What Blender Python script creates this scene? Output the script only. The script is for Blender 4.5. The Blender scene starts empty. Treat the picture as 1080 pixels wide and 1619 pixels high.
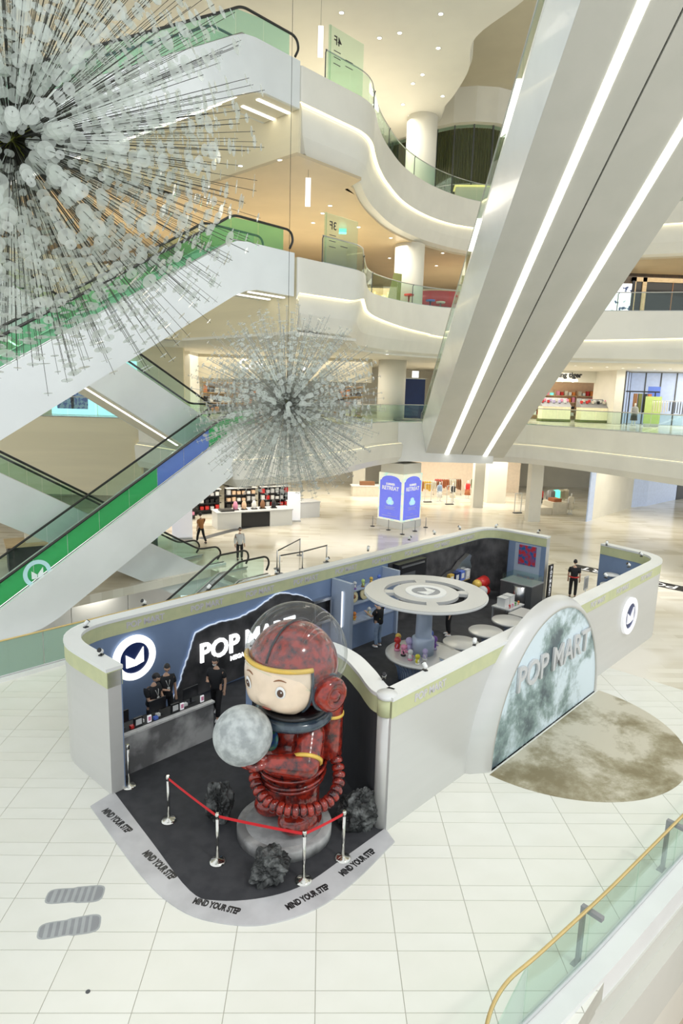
import bpy, bmesh, math, random
from mathutils import Vector, Matrix
from math import sin, cos, pi, radians, sqrt

S = bpy.context.scene
COL = S.collection
random.seed(7)

# ------------------------------------------------------------------ camera
FPX, CAMH = 1020.0, 9.0
IMW, IMH = 1080.0, 1619.0
dY = Vector((512 - 540, -(620 - 809.5), FPX)).normalized()      # world +Y seen in camera space
hor = Vector((1, -0.03, 0))
UPV = dY.cross(hor)
if UPV.y < 0: UPV = -UPV
UPV.normalize()
dX = UPV.cross(dY)
if dX.x < 0: dX = -dX
CAMROT = Matrix(((dX.x, dX.y, -dX.z), (dY.x, dY.y, -dY.z), (UPV.x, UPV.y, -UPV.z)))
cam_d = bpy.data.cameras.new('camera')
cam = bpy.data.objects.new('camera', cam_d)
COL.objects.link(cam)
m4 = CAMROT.to_4x4(); m4.translation = (0, 0, CAMH)
cam.matrix_world = m4
cam_d.sensor_fit = 'VERTICAL'
cam_d.sensor_height = 36.0
cam_d.lens = FPX / IMH * 36.0
cam_d.clip_end = 400
S.camera = cam

# ------------------------------------------------------------------ light
w = bpy.data.worlds.new('daylight'); S.world = w
w.use_nodes = True
bg = w.node_tree.nodes['Background']
bg.inputs[0].default_value = (0.93, 0.97, 1.0, 1)
bg.inputs[1].default_value = 0.95
def add_sun(direction, energy, angle, col=(1, .97, .92)):
    l = bpy.data.lights.new('sun', 'SUN'); l.energy = energy; l.angle = radians(angle); l.color = col
    o = bpy.data.objects.new('sun', l); COL.objects.link(o)
    o.rotation_euler = Vector(direction).to_track_quat('-Z', 'Y').to_euler()
    o.location = (20, -20, 60)
add_sun((-0.42, 0.40, -0.82), 0.55, 6.0)
def lamp(loc, energy, size=1.0, col=(1, .9, .75), kind='AREA', sy=None, name='ceiling_lamp', rot=None):
    l = bpy.data.lights.new(name, kind); l.energy = energy; l.color = col
    if kind == 'AREA':
        l.size = size
        if sy: l.shape = 'RECTANGLE'; l.size_y = sy
    else: l.shadow_soft_size = size
    o = bpy.data.objects.new(name, l); COL.objects.link(o); o.location = loc
    if rot: o.rotation_euler = rot
    return o
# lamps of the galleries (ground, second, third, fourth floor) and of the shops
WARM = (1, .94, .83)
for x, y, z, e, sx, sy in ((2, 55, 4.2, 450, 12, 6), (14, 55, 4.2, 600, 10, 7), (24, 45, 4.2, 250, 5, 8), (-7, 44, 4.2, 600, 12, 8),
                           (-3, 47, 11.2, 600, 12, 8), (15, 54, 11.2, 650, 12, 6), (27, 47, 11.2, 500, 8, 8), (-17, 46, 11.2, 400, 10, 8),
                           (1, 40, 18.2, 700, 8, 8), (12, 52, 18.2, 500, 10, 6), (26, 48, 18.2, 300, 8, 8), (-11, 40, 18.2, 700, 10, 8),
                           (1, 42, 25.7, 700, 8, 8), (14, 54, 25.7, 500, 10, 6), (-12, 42, 25.7, 500, 10, 8)):
    lamp((x, y, z), e, sx, WARM, sy=sy)
lamp((-13, 31, -1.0), 250, 6, WARM, sy=3)          # basement floor under the escalators
S.view_settings.view_transform = 'Standard'
S.view_settings.look = 'None'
S.view_settings.exposure = 0.32
S.view_settings.gamma = 1
S.view_settings.use_curve_mapping = False
S.cycles.transparent_max_bounces = 40
S.cycles.max_bounces = 8
S.cycles.sample_clamp_indirect = 4

# ------------------------------------------------------------------ survey helpers
def ray(px, py):
    return CAMROT @ Vector((px - IMW / 2, -(py - IMH / 2), -FPX))
def G(px, py, z=0.0):                              # point of the photograph at a known height
    r = ray(px, py); t = (z - CAMH) / r.z
    return Vector((r.x * t, r.y * t, z))
def DP(px, py, Y):                                 # point of the photograph at a known distance
    r = ray(px, py); t = Y / r.y
    return Vector((r.x * t, Y, CAMH + r.z * t))
R2 = sqrt(0.5)
def B(u, v, z=0.0):                                # the pop-up store stands at 45 degrees
    return Vector(((u - v) * R2, (u + v) * R2, z))
def UV(p): return ((p[0] + p[1]) * R2, (p[1] - p[0]) * R2)
def onv(px, py, v):                                # point of the photograph on a plane v = const
    r = ray(px, py); t = v / ((r.y - r.x) * R2)
    p = r * t + Vector((0, 0, CAMH)); a = UV(p)
    return (a[0], p.z)
A45 = radians(45)

# ------------------------------------------------------------------ materials
MATS = {}
def mat(name, col, rough=.5, metal=0.0, col2=None, scale=4.0, detail=4.0, lo=.4, hi=.6, bump=0.0, bscale=None, emit=0.0,
        coat=0.0, stretch=None, spec=.5, ecol=None, tex='NOISE'):
    if name in MATS: return MATS[name]
    m = bpy.data.materials.new(name); m.use_nodes = True
    nt = m.node_tree; N = nt.nodes; L = nt.links
    b = N['Principled BSDF']
    b.inputs['Base Color'].default_value = (*col, 1)
    b.inputs['Roughness'].default_value = rough
    b.inputs['Metallic'].default_value = metal
    b.inputs['Specular IOR Level'].default_value = spec
    if coat: b.inputs['Coat Weight'].default_value = coat; b.inputs['Coat Roughness'].default_value = .05
    if emit:
        b.inputs['Emission Color'].default_value = (*(ecol or col), 1); b.inputs['Emission Strength'].default_value = emit
    tc = N.new('ShaderNodeTexCoord'); mp = N.new('ShaderNodeMapping')
    L.new(tc.outputs['Object'], mp.inputs[0])
    if stretch: mp.inputs['Scale'].default_value = stretch
    if col2 is None: col2 = tuple(c * .94 for c in col)
    if tex == 'VORONOI':
        n = N.new('ShaderNodeTexVoronoi'); n.inputs['Scale'].default_value = scale; out = n.outputs['Distance']
    else:
        n = N.new('ShaderNodeTexNoise'); n.inputs['Scale'].default_value = scale; n.inputs['Detail'].default_value = detail; out = n.outputs['Fac']
    L.new(mp.outputs[0], n.inputs['Vector'])
    r = N.new('ShaderNodeValToRGB'); r.color_ramp.elements[0].position = lo; r.color_ramp.elements[1].position = hi
    r.color_ramp.elements[0].color = (*col, 1); r.color_ramp.elements[1].color = (*col2, 1)
    L.new(out, r.inputs[0]); L.new(r.outputs[0], b.inputs['Base Color'])
    if emit and ecol is None: L.new(r.outputs[0], b.inputs['Emission Color'])
    if bump:
        n2 = N.new('ShaderNodeTexNoise'); n2.inputs['Scale'].default_value = bscale or scale * 3; n2.inputs['Detail'].default_value = 5
        L.new(mp.outputs[0], n2.inputs['Vector'])
        bp = N.new('ShaderNodeBump'); bp.inputs['Strength'].default_value = bump; bp.inputs['Distance'].default_value = .03
        L.new(n2.outputs['Fac'], bp.inputs['Height']); L.new(bp.outputs[0], b.inputs['Normal'])
    MATS[name] = m
    return m
def glass_mat(name, tint=(.86, .95, .91), gloss=.9, rough=.02, body=0.0, bodycol=(.8, .9, .85)):
    if name in MATS: return MATS[name]
    m = bpy.data.materials.new(name); m.use_nodes = True
    nt = m.node_tree; N = nt.nodes; L = nt.links
    for n in list(N):
        if n.type == 'BSDF_PRINCIPLED': N.remove(n)
    out = [n for n in N if n.type == 'OUTPUT_MATERIAL'][0]
    t = N.new('ShaderNodeBsdfTransparent'); t.inputs[0].default_value = (*tint, 1)
    g = N.new('ShaderNodeBsdfGlossy'); g.inputs[0].default_value = (gloss, gloss, gloss, 1); g.inputs['Roughness'].default_value = rough
    lw = N.new('ShaderNodeLayerWeight'); lw.inputs[0].default_value = .5
    pw = N.new('ShaderNodeMath'); pw.operation = 'POWER'; pw.inputs[1].default_value = 4.0; L.new(lw.outputs['Facing'], pw.inputs[0])
    f = N.new('ShaderNodeMath'); f.operation = 'MULTIPLY_ADD'; f.inputs[1].default_value = .55; f.inputs[2].default_value = .03; L.new(pw.outputs[0], f.inputs[0])
    mx = N.new('ShaderNodeMixShader'); L.new(f.outputs[0], mx.inputs[0])
    L.new(t.outputs[0], mx.inputs[1]); L.new(g.outputs[0], mx.inputs[2])
    last = mx
    if body:
        d = N.new('ShaderNodeBsdfDiffuse'); d.inputs[0].default_value = (*bodycol, 1)
        tr = N.new('ShaderNodeBsdfTranslucent'); tr.inputs[0].default_value = (*bodycol, 1)
        a = N.new('ShaderNodeMixShader'); a.inputs[0].default_value = .5
        L.new(d.outputs[0], a.inputs[1]); L.new(tr.outputs[0], a.inputs[2])
        m2 = N.new('ShaderNodeMixShader'); m2.inputs[0].default_value = body
        L.new(mx.outputs[0], m2.inputs[1]); L.new(a.outputs[0], m2.inputs[2]); last = m2
    L.new(last.outputs[0], out.inputs[0])
    MATS[name] = m
    return m
M_ = dict(
    white=mat('white_paint', (.82, .83, .81), .35, scale=.6), fascia=mat('cream_white_fascia', (.86, .84, .755), .38, scale=.4), charcoal=mat('charcoal_laminate', (.045, .047, .052), .4, scale=1),
    panel=mat('white_gloss_panel', (.80, .835, .83), .22, scale=.5, coat=.3),
    cream=mat('cream_plaster', (.80, .75, .60), .6, scale=.5),
    ivory=mat('ivory_plaster', (.82, .80, .71), .6, scale=.5),
    tan=mat('tan_plaster', (.58, .53, .40), .6, scale=.4),
    beigewall=mat('beige_wall', (.80, .72, .51), .55, scale=.6, stretch=(.2, .2, 3)),
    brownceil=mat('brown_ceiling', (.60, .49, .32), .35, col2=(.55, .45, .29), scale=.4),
    soffit=mat('grey_soffit', (.66, .655, .59), .45, col2=(.63, .63, .565), scale=.7),
    seam=mat('dark_joint', (.05, .05, .05), .6),
    steel=mat('brushed_steel', (.62, .62, .62), .28, 1.0, stretch=(1, 1, 20)),
    chrome=mat('polished_chrome', (.72, .71, .66), .12, 1.0),
    silver=mat('silver_laminate', (.64, .64, .615), .30, .2, col2=(.625, .625, .60), scale=.8, stretch=(.3, .3, 4)),
    band=mat('pale_green_band', (.60, .62, .36), .5, col2=(.55, .58, .34), scale=3),
    bluegrey=mat('blue_grey_laminate', (.25, .34, .52), .32, .15, col2=(.225, .31, .48), scale=.8),
    bluepale=mat('pale_blue_laminate', (.45, .53, .66), .35, .1, scale=1),
    navy=mat('navy_disc', (.012, .03, .13), .4),
    lit=mat('lit_white_acrylic', (1, 1, 1), .4, emit=1.0),
    litsoft=mat('white_letter_acrylic', (.92, .92, .95), .4, emit=.25),
    strip=mat('light_strip', (1, .98, .90), .4, emit=3.0),
    cove=mat('warm_cove_light', (1, .88, .55), .4, emit=2.2),
    spot=mat('downlight_lens', (1, .96, .85), .4, emit=6.0),
    carpet=mat('charcoal_carpet', (.030, .031, .036), .75, col2=(.042, .043, .048), scale=3, bump=.2, bscale=120),
    grit=mat('grey_step_strip', (.60, .60, .61), .38, col2=(.50, .50, .51), scale=1.2, metal=.1),
    black=mat('black_plastic', (.015, .015, .017), .3),
    blackm=mat('matt_black', (.02, .02, .02), .6),
    rubber=mat('black_handrail_rubber', (.02, .02, .018), .3),
    rock=mat('dark_rock', (.018, .02, .02), .5, col2=(.20, .21, .205), scale=4, detail=9, lo=.48, hi=.72, bump=1.0, bscale=5),
    rockpanel=mat('dark_stone_panel', (.020, .020, .023), .6, col2=(.10, .097, .10), scale=1.6, detail=8, lo=.35, hi=.75, bump=.4, bscale=6),
    concrete=mat('mottled_concrete', (.15, .15, .15), .6, col2=(.48, .48, .47), scale=1.3, detail=9, lo=.42, hi=.62, bump=.15, bscale=9),
    plinth=mat('grey_plinth', (.30, .30, .30), .5, col2=(.22, .22, .22), scale=4, detail=6),
    red=mat('red_belt', (.65, .012, .02), .5),
    gold=mat('gold_trim', (.78, .52, .10), .35, .15),
    brass=mat('brass_rail', (.72, .55, .24), .3, .5),
    wood=mat('light_oak', (.62, .47, .28), .5, col2=(.52, .38, .21), scale=3, stretch=(1, 8, 8)),
    darkwood=mat('dark_timber', (.06, .045, .03), .45, col2=(.09, .06, .035), scale=2, stretch=(8, 1, 1)),
    curtain=mat('olive_brown_curtain', (.17, .13, .055), .7, col2=(.10, .075, .03), scale=2, stretch=(6, 6, .2)),
    skin=mat('skin', (.58, .36, .25), .5), hair=mat('black_hair', (.012, .011, .012), .5),
    denim=mat('blue_denim', (.22, .31, .45), .8, col2=(.30, .39, .53), scale=6),
    tee=mat('black_cotton', (.014, .015, .018), .85), trouser=mat('black_trousers', (.012, .012, .014), .8),
    whitecloth=mat('white_cotton', (.78, .78, .76), .8), orangecloth=mat('brown_orange_shirt', (.45, .20, .07), .8),
    shoe=mat('white_trainers', (.75, .75, .75), .6), yellow=mat('yellow_print', (.75, .68, .05), .6),
    grey=mat('mid_grey', (.30, .31, .32), .5), darkgrey=mat('dark_grey', (.09, .095, .10), .5), palegrey=mat('pale_grey', (.62, .63, .63), .5),
    green=mat('leaf_green', (.13, .35, .10), .6), lime=mat('lime_green', (.55, .72, .25), .5), teal=mat('exit_teal', (.15, .75, .60), .5, emit=.9),
    orange=mat('orange_paint', (.75, .25, .05), .45), pink=mat('pink_paint', (.80, .30, .45), .45), purple=mat('purple_paint', (.25, .10, .45), .45),
    blue=mat('blue_paint', (.10, .18, .60), .4), lilac=mat('lilac_paint', (.55, .48, .75), .45), redp=mat('red_paint', (.60, .03, .025), .3),
    brown=mat('brown_leather', (.28, .13, .06), .6), olive=mat('olive_cloth', (.16, .18, .06), .8), rust=mat('rust_cloth', (.45, .16, .07), .8),
    cream2=mat('cream_cloth', (.75, .70, .58), .8), salmon=mat('salmon_wall', (.80, .55, .36), .6),
    glass=glass_mat('clear_glass'), gglass=glass_mat('green_edge_glass', (.84, .93, .89)), frost=glass_mat('frosted_glass', (.72, .86, .80), body=.35, bodycol=(.62, .76, .68)),
    film=glass_mat('green_film_glass', (.32, .86, .50), body=.34, bodycol=(.16, .66, .30)), film2=glass_mat('teal_film_glass', (.76, .94, .90), body=.10, bodycol=(.5, .8, .76)), film3=glass_mat('pale_green_film_glass', (.60, .90, .70), body=.10, bodycol=(.30, .72, .42)),
    bluerefl=glass_mat('blue_reflection_glass', (.45, .62, .95), body=.32, bodycol=(.35, .48, .95)),  # blue screen reflection put into the pane colour
    clear=glass_mat('dome_acrylic', (.94, .96, .97), body=.05, bodycol=(.9, .93, .95)), disc=glass_mat('milky_acrylic', (.95, .97, .95), body=.30, bodycol=(.90, .93, .90)),
    wirep=mat('pale_wire', (.40, .40, .37), .4), wire=mat('thin_dark_wire', (.06, .06, .05), .4, .6), hub=mat('lime_wire', (.42, .46, .08), .4, .3),
    winblue=mat('pale_blue_glazing', (.45, .53, .70), .2, emit=.25),
)

# ------------------------------------------------------------------ mesh builder
class MB:
    def __init__(s): s.v = []; s.f = []; s.sm = set()
    def add(s, vs, fs, smooth=False):
        k = len(s.v); s.v += [tuple(p) for p in vs]
        for f in fs:
            if smooth: s.sm.add(len(s.f))
            s.f.append(tuple(i + k for i in f))
        return s
    def box(s, c, d, rz=0.0, m=None):
        x, y, z = d[0] / 2, d[1] / 2, d[2] / 2; cs, sn = cos(rz), sin(rz)
        vs = []
        for sz in (-1, 1):
            for sx, sy in ((-1, -1), (1, -1), (1, 1), (-1, 1)):
                px, py = sx * x, sy * y
                p = Vector((px * cs - py * sn, px * sn + py * cs, sz * z))
                if m: p = m @ p
                vs.append(p + Vector(c))
        return s.add(vs, [(3, 2, 1, 0), (4, 5, 6, 7), (0, 1, 5, 4), (1, 2, 6, 5), (2, 3, 7, 6), (3, 0, 4, 7)])
    def bx(s, x0, x1, y0, y1, z0, z1): return s.box(((x0 + x1) / 2, (y0 + y1) / 2, (z0 + z1) / 2), (abs(x1 - x0), abs(y1 - y0), abs(z1 - z0)))
    def prism(s, poly, z0, z1, fr=None):           # fr maps (a, b, c) of the outline frame to a point
        n = len(poly); fr = fr or (lambda a, b, c: (a, b, c))
        ar = sum(poly[i][0] * poly[(i + 1) % n][1] - poly[(i + 1) % n][0] * poly[i][1] for i in range(n))
        if ar < 0: poly = poly[::-1]
        vs = [fr(p[0], p[1], z0) for p in poly] + [fr(p[0], p[1], z1) for p in poly]
        return s.add(vs, [tuple(range(n))[::-1], tuple(range(n, 2 * n))] + [(i, (i + 1) % n, n + (i + 1) % n, n + i) for i in range(n)])
    def tube(s, pts, r, n=8, closed=False, caps=True, smooth=True):
        pts = [Vector(p) for p in pts]; m = len(pts); rs = r if isinstance(r, (list, tuple)) else [r] * m
        vs = []; prev = None
        for i, p in enumerate(pts):
            a = pts[i - 1] if (i or closed) else p; b = pts[(i + 1) % m] if (i < m - 1 or closed) else p
            t = (b - a).normalized()
            if prev is None:
                x = t.orthogonal().normalized()
            else:
                x = (prev - t * prev.dot(t))
                x = x.normalized() if x.length > 1e-6 else t.orthogonal().normalized()
            prev = x; y = t.cross(x)
            for k in range(n):
                q = 2 * pi * k / n; vs.append(p + (x * cos(q) + y * sin(q)) * rs[i])
        fs = []
        for i in range(m if closed else m - 1):
            j = (i + 1) % m
            for k in range(n): fs.append((i * n + k, i * n + (k + 1) % n, j * n + (k + 1) % n, j * n + k))
        s.add(vs, fs, smooth)
        if caps and not closed:
            k0 = len(s.v) - m * n
            s.f.append(tuple(k0 + k for k in range(n))[::-1]); s.f.append(tuple(k0 + (m - 1) * n + k for k in range(n)))
        return s
    def lathe(s, prof, n=24, c=(0, 0, 0), smooth=True, sx=1, sy=1, m=None):
        vs = []
        for r, z in prof:
            for k in range(n):
                q = 2 * pi * k / n; p = Vector((r * cos(q) * sx, r * sin(q) * sy, z))
                if m: p = m @ p
                vs.append(p + Vector(c))
        fs = []
        for i in range(len(prof) - 1):
            for k in range(n): fs.append((i * n + k, i * n + (k + 1) % n, (i + 1) * n + (k + 1) % n, (i + 1) * n + k))
        s.add(vs, fs, smooth); k0 = len(s.v) - len(prof) * n
        if prof[0][0] > 1e-5: s.f.append(tuple(k0 + k for k in range(n))[::-1])
        if prof[-1][0] > 1e-5: s.f.append(tuple(k0 + (len(prof) - 1) * n + k for k in range(n)))
        return s
    def ball(s, c, r, n=16, k=10, sc=(1, 1, 1), m=None):
        prof = [(max(r * sin(pi * i / k), 1e-6), -r * cos(pi * i / k)) for i in range(k + 1)]
        mm = (m or Matrix.Identity(3)) @ Matrix.Diagonal(sc)
        return s.lathe(prof, n, c, True, m=mm)
    def ribbon(s, path, o0, o1, z0, z1):           # wall along a plan path between two side offsets
        L = offset(path, o0); Rr = offset(path, o1); n = len(path)
        vs = [(p[0], p[1], z0) for p in L] + [(p[0], p[1], z0) for p in Rr] + [(p[0], p[1], z1) for p in L] + [(p[0], p[1], z1) for p in Rr]
        fs = []
        for i in range(n - 1):
            fs += [(i, i + 1, n + i + 1, n + i), (2 * n + i, 3 * n + i, 3 * n + i + 1, 2 * n + i + 1),
                   (i, 2 * n + i, 2 * n + i + 1, i + 1), (n + i, n + i + 1, 3 * n + i + 1, 3 * n + i)]
        fs += [(0, n, 3 * n, 2 * n), (n - 1, 3 * n - 1, 4 * n - 1, 2 * n - 1)]
        return s.add(vs, fs)
    def sweep(s, path, prof_fn, smooth=False):     # prof_fn(t) -> [(outward offset, z)]
        n = len(path); rows = []
        for i in range(n):
            pr = prof_fn(i / (n - 1)); rows.append(pr)
        k = len(rows[0]); vs = []
        nrm = normals(path)
        for i in range(n):
            for o, z in rows[i]: vs.append((path[i][0] + nrm[i][0] * o, path[i][1] + nrm[i][1] * o, z))
        fs = [(i * k + j, (i + 1) * k + j, (i + 1) * k + j + 1, i * k + j + 1) for i in range(n - 1) for j in range(k - 1)]
        return s.add(vs, fs, smooth)
    def mesh(s, name, mt=None):
        me = bpy.data.meshes.new(name); me.from_pydata(s.v, [], s.f)
        if s.sm:
            me.polygons.foreach_set('use_smooth', [i in s.sm for i in range(len(s.f))])
        bm = bmesh.new(); bm.from_mesh(me); bmesh.ops.recalc_face_normals(bm, faces=bm.faces); bm.to_mesh(me); bm.free()
        if mt: me.materials.append(mt)
        return me
    def build(s, name, mt, parent=None, loc=None, rz=None, label=None):
        return link(name, s.mesh(name, mt), parent, loc, rz, label)
def link(name, me, parent=None, loc=None, rz=None, label=None):
    o = bpy.data.objects.new(name, me); COL.objects.link(o)
    if parent: o.parent = parent
    if loc is not None: o.location = loc
    if rz is not None: o.rotation_euler = (0, 0, rz)
    if label: o['label'] = label
    return o
def normals(path):                                 # right-hand side of the running direction
    n = len(path); out = []
    for i in range(n):
        a = path[max(i - 1, 0)]; b = path[min(i + 1, n - 1)]
        d = Vector((b[0] - a[0], b[1] - a[1])); d.normalize(); out.append((d.y, -d.x))
    return out
def offset(path, o):
    return [(p[0] + q[0] * o, p[1] + q[1] * o) for p, q in zip(path, normals(path))]
def spline(pts, per=6):
    P = [Vector(p) for p in pts]; out = []
    for i in range(len(P) - 1):
        p0, p1, p2, p3 = P[max(i - 1, 0)], P[i], P[i + 1], P[min(i + 2, len(P) - 1)]
        for k in range(per):
            t = k / per
            out.append(.5 * ((2 * p1) + (p2 - p0) * t + (2 * p0 - 5 * p1 + 4 * p2 - p3) * t * t + (3 * p1 - p0 - 3 * p2 + p3) * t ** 3))
    out.append(P[-1]); return out
def rounded(pts, r=.5, n=6):                       # polyline with its inner corners rounded
    P = [Vector(p) for p in pts]; out = [P[0]]
    for i in range(1, len(P) - 1):
        rr = r[i - 1] if isinstance(r, (list, tuple)) else r
        a = (P[i - 1] - P[i]); b = (P[i + 1] - P[i])
        d = min(rr, a.length * .49, b.length * .49)
        if d < 1e-4: out.append(P[i]); continue
        s0 = P[i] + a.normalized() * d; s1 = P[i] + b.normalized() * d
        for k in range(n + 1):
            t = k / n; out.append((1 - t) ** 2 * s0 + 2 * t * (1 - t) * P[i] + t * t * s1)
    out.append(P[-1]); return out
def resample(path, step):
    P = [Vector(p) for p in path]; d = [0]
    for a, b in zip(P, P[1:]): d.append(d[-1] + (b - a).length)
    n = max(1, round(d[-1] / step)); out = []; j = 0
    for i in range(n + 1):
        q = d[-1] * i / n
        while j < len(P) - 2 and d[j + 1] < q: j += 1
        t = (q - d[j]) / max(d[j + 1] - d[j], 1e-9); out.append(P[j].lerp(P[j + 1], min(max(t, 0), 1)))
    return out
def tag(o, label=None, cat=None, group=None, kind=None):
    if label: o['label'] = label
    if cat: o['category'] = cat
    if group: o['group'] = group
    if kind: o['kind'] = kind
    return o
def thing(name, label, cat, loc=(0, 0, 0), rz=0.0, group=None):
    o = bpy.data.objects.new(name, None); COL.objects.link(o)
    o.location = loc; o.rotation_euler = (0, 0, rz); o.empty_display_size = .2
    return tag(o, label, cat, group)
def struct(o, label=None): return tag(o, label, None, None, 'structure')
def dup(root, loc, rz=None, label=None, group=None):
    def cp(o, par):
        c = o.copy(); COL.objects.link(c)
        if par: c.parent = par
        for ch in list(o.children): cp(ch, c)
        return c
    r = cp(root, None); r.location = loc
    if rz is not None: r.rotation_euler = (0, 0, rz)
    if label: r['label'] = label
    if group: r['group'] = group
    return r
_tc = {}
def text_mesh(body, size, ext=.02, bold=.0, mirror=False, sx=1.0):  # lettering lying in x-y, facing +z, centred
    key = (body, size, ext, bold, mirror, sx)
    if key in _tc: return _tc[key]
    cu = bpy.data.curves.new('lettering', 'FONT'); cu.body = body; cu.size = size; cu.extrude = ext; cu.offset = bold
    cu.align_x = 'CENTER'; cu.align_y = 'CENTER'; cu.resolution_u = 3
    o = bpy.data.objects.new('lettering', cu); COL.objects.link(o)
    dg = bpy.context.evaluated_depsgraph_get(); dg.update()
    me = bpy.data.meshes.new_from_object(o.evaluated_get(dg))
    bpy.data.objects.remove(o)
    for v in me.vertices:
        v.co.x *= sx * (-1 if mirror else 1)
    if mirror: me.flip_normals()
    _tc[key] = me; return me
def text(body, size, mt, parent=None, loc=(0, 0, 0), rot=(0, 0, 0), ext=.02, bold=.0, name='lettering', mirror=False, sx=1.0, label=None):
    me = text_mesh(body, size, ext, bold, mirror, sx).copy(); me.materials.clear(); me.materials.append(mt)
    o = link(name, me, parent, loc, None, label); o.rotation_euler = rot; return o
def evaluated(me_obj_fn, mods):                    # mesh with modifiers applied
    me = me_obj_fn; o = bpy.data.objects.new('work', me); COL.objects.link(o)
    for typ, kw in mods:
        md = o.modifiers.new(typ, typ)
        for k, v in kw.items(): setattr(md, k, v)
    dg = bpy.context.evaluated_depsgraph_get(); dg.update()
    out = bpy.data.meshes.new_from_object(o.evaluated_get(dg)); bpy.data.objects.remove(o)
    return out
def skin_mesh(chains, root=0, sub=1):              # chains: lists of (point, radius); shared points are merged
    V, R, E, idx = [], [], [], {}
    for ch in chains:
        last = None
        for p, r in ch:
            k = tuple(round(c, 4) for c in p)
            if k not in idx: idx[k] = len(V); V.append(p); R.append(r if isinstance(r, tuple) else (r, r))
            if last is not None and last != idx[k]: E.append((last, idx[k]))
            last = idx[k]
    me = bpy.data.meshes.new('skin'); me.from_pydata(V, E, [])
    o = bpy.data.objects.new('work', me); COL.objects.link(o)
    o.modifiers.new('Skin', 'SKIN').use_smooth_shade = True
    if not me.skin_vertices: me.attributes  # layer is made with the modifier
    bm = bmesh.new(); bm.from_mesh(me); lay = bm.verts.layers.skin.verify()
    bm.verts.ensure_lookup_table()
    for i, v in enumerate(bm.verts):
        v[lay].radius = R[i]; v[lay].use_root = (i == root)
    bm.to_mesh(me); bm.free()
    if sub:
        md = o.modifiers.new('Sub', 'SUBSURF'); md.levels = sub; md.render_levels = sub
    dg = bpy.context.evaluated_depsgraph_get(); dg.update()
    out = bpy.data.meshes.new_from_object(o.evaluated_get(dg)); bpy.data.objects.remove(o)
    out.polygons.foreach_set('use_smooth', [True] * len(out.polygons))
    return out
def with_mat(me, mt):
    me.materials.clear(); me.materials.append(mt); return me
# ================================================================== THE SETTING
# floor material of the far hall: pale mosaic of long strips, laid along x
def mosaic():
    m = mat('strip_mosaic_floor', (.78, .74, .62), .16, spec=.45)
    nt = m.node_tree; N = nt.nodes; L = nt.links; b = N['Principled BSDF']
    tc = N.new('ShaderNodeTexCoord'); br = N.new('ShaderNodeTexBrick')
    br.inputs['Color1'].default_value = (.84, .80, .68, 1); br.inputs['Color2'].default_value = (.62, .56, .43, 1); br.inputs['Mortar'].default_value = (.66, .62, .5, 1)
    br.inputs['Scale'].default_value = 1; br.inputs['Brick Width'].default_value = 2.0; br.inputs['Row Height'].default_value = .36; br.inputs['Mortar Size'].default_value = .006
    br.offset = .37
    L.new(tc.outputs['Object'], br.inputs['Vector'])
    n = N.new('ShaderNodeTexNoise'); n.inputs['Scale'].default_value = .35; n.inputs['Detail'].default_value = 1; L.new(tc.outputs['Object'], n.inputs['Vector'])
    mx = N.new('ShaderNodeMix'); mx.data_type = 'RGBA'
    r = N.new('ShaderNodeValToRGB'); r.color_ramp.elements[0].position = .42; r.color_ramp.elements[1].position = .6
    L.new(n.outputs['Fac'], r.inputs[0]); L.new(r.outputs[0], mx.inputs[0])
    L.new(br.outputs['Color'], mx.inputs[6]); mx.inputs[7].default_value = (.84, .80, .70, 1)
    L.new(mx.outputs[2], b.inputs['Base Color']); return m
MOS = mosaic()
def uvpoly(pts): return [tuple(B(*p))[:2] for p in pts]
FL_U = 21.6
groutm = mat('floor_joint', (.50, .49, .42), .5)
near = MB().prism(uvpoly([(2, 2.75), (FL_U, 2.75), (FL_U, 20), (-6, 20), (-6, 2.75)]), -.4, -.010).build('floor', groutm); struct(near)
MBf = MB()
MBf.prism(uvpoly([(FL_U, 2.75), (110, 2.75), (110, 20), (FL_U, 20)]), -.4, 0)
MBf.prism(uvpoly([(18.6, 20), (110, 20), (110, 26.4), (18.6, 26.4)]), -.4, 0)
MBf.prism(uvpoly([(-20, 26.4), (110, 26.4), (110, 75), (-20, 75)]), -.4, 0)
MBf.prism(uvpoly([(15.5, -30), (110, -30), (110, 2.75), (15.5, 2.75)]), -.4, 0)
farfloor = MBf.build('floor', MOS); struct(farfloor)
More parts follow.
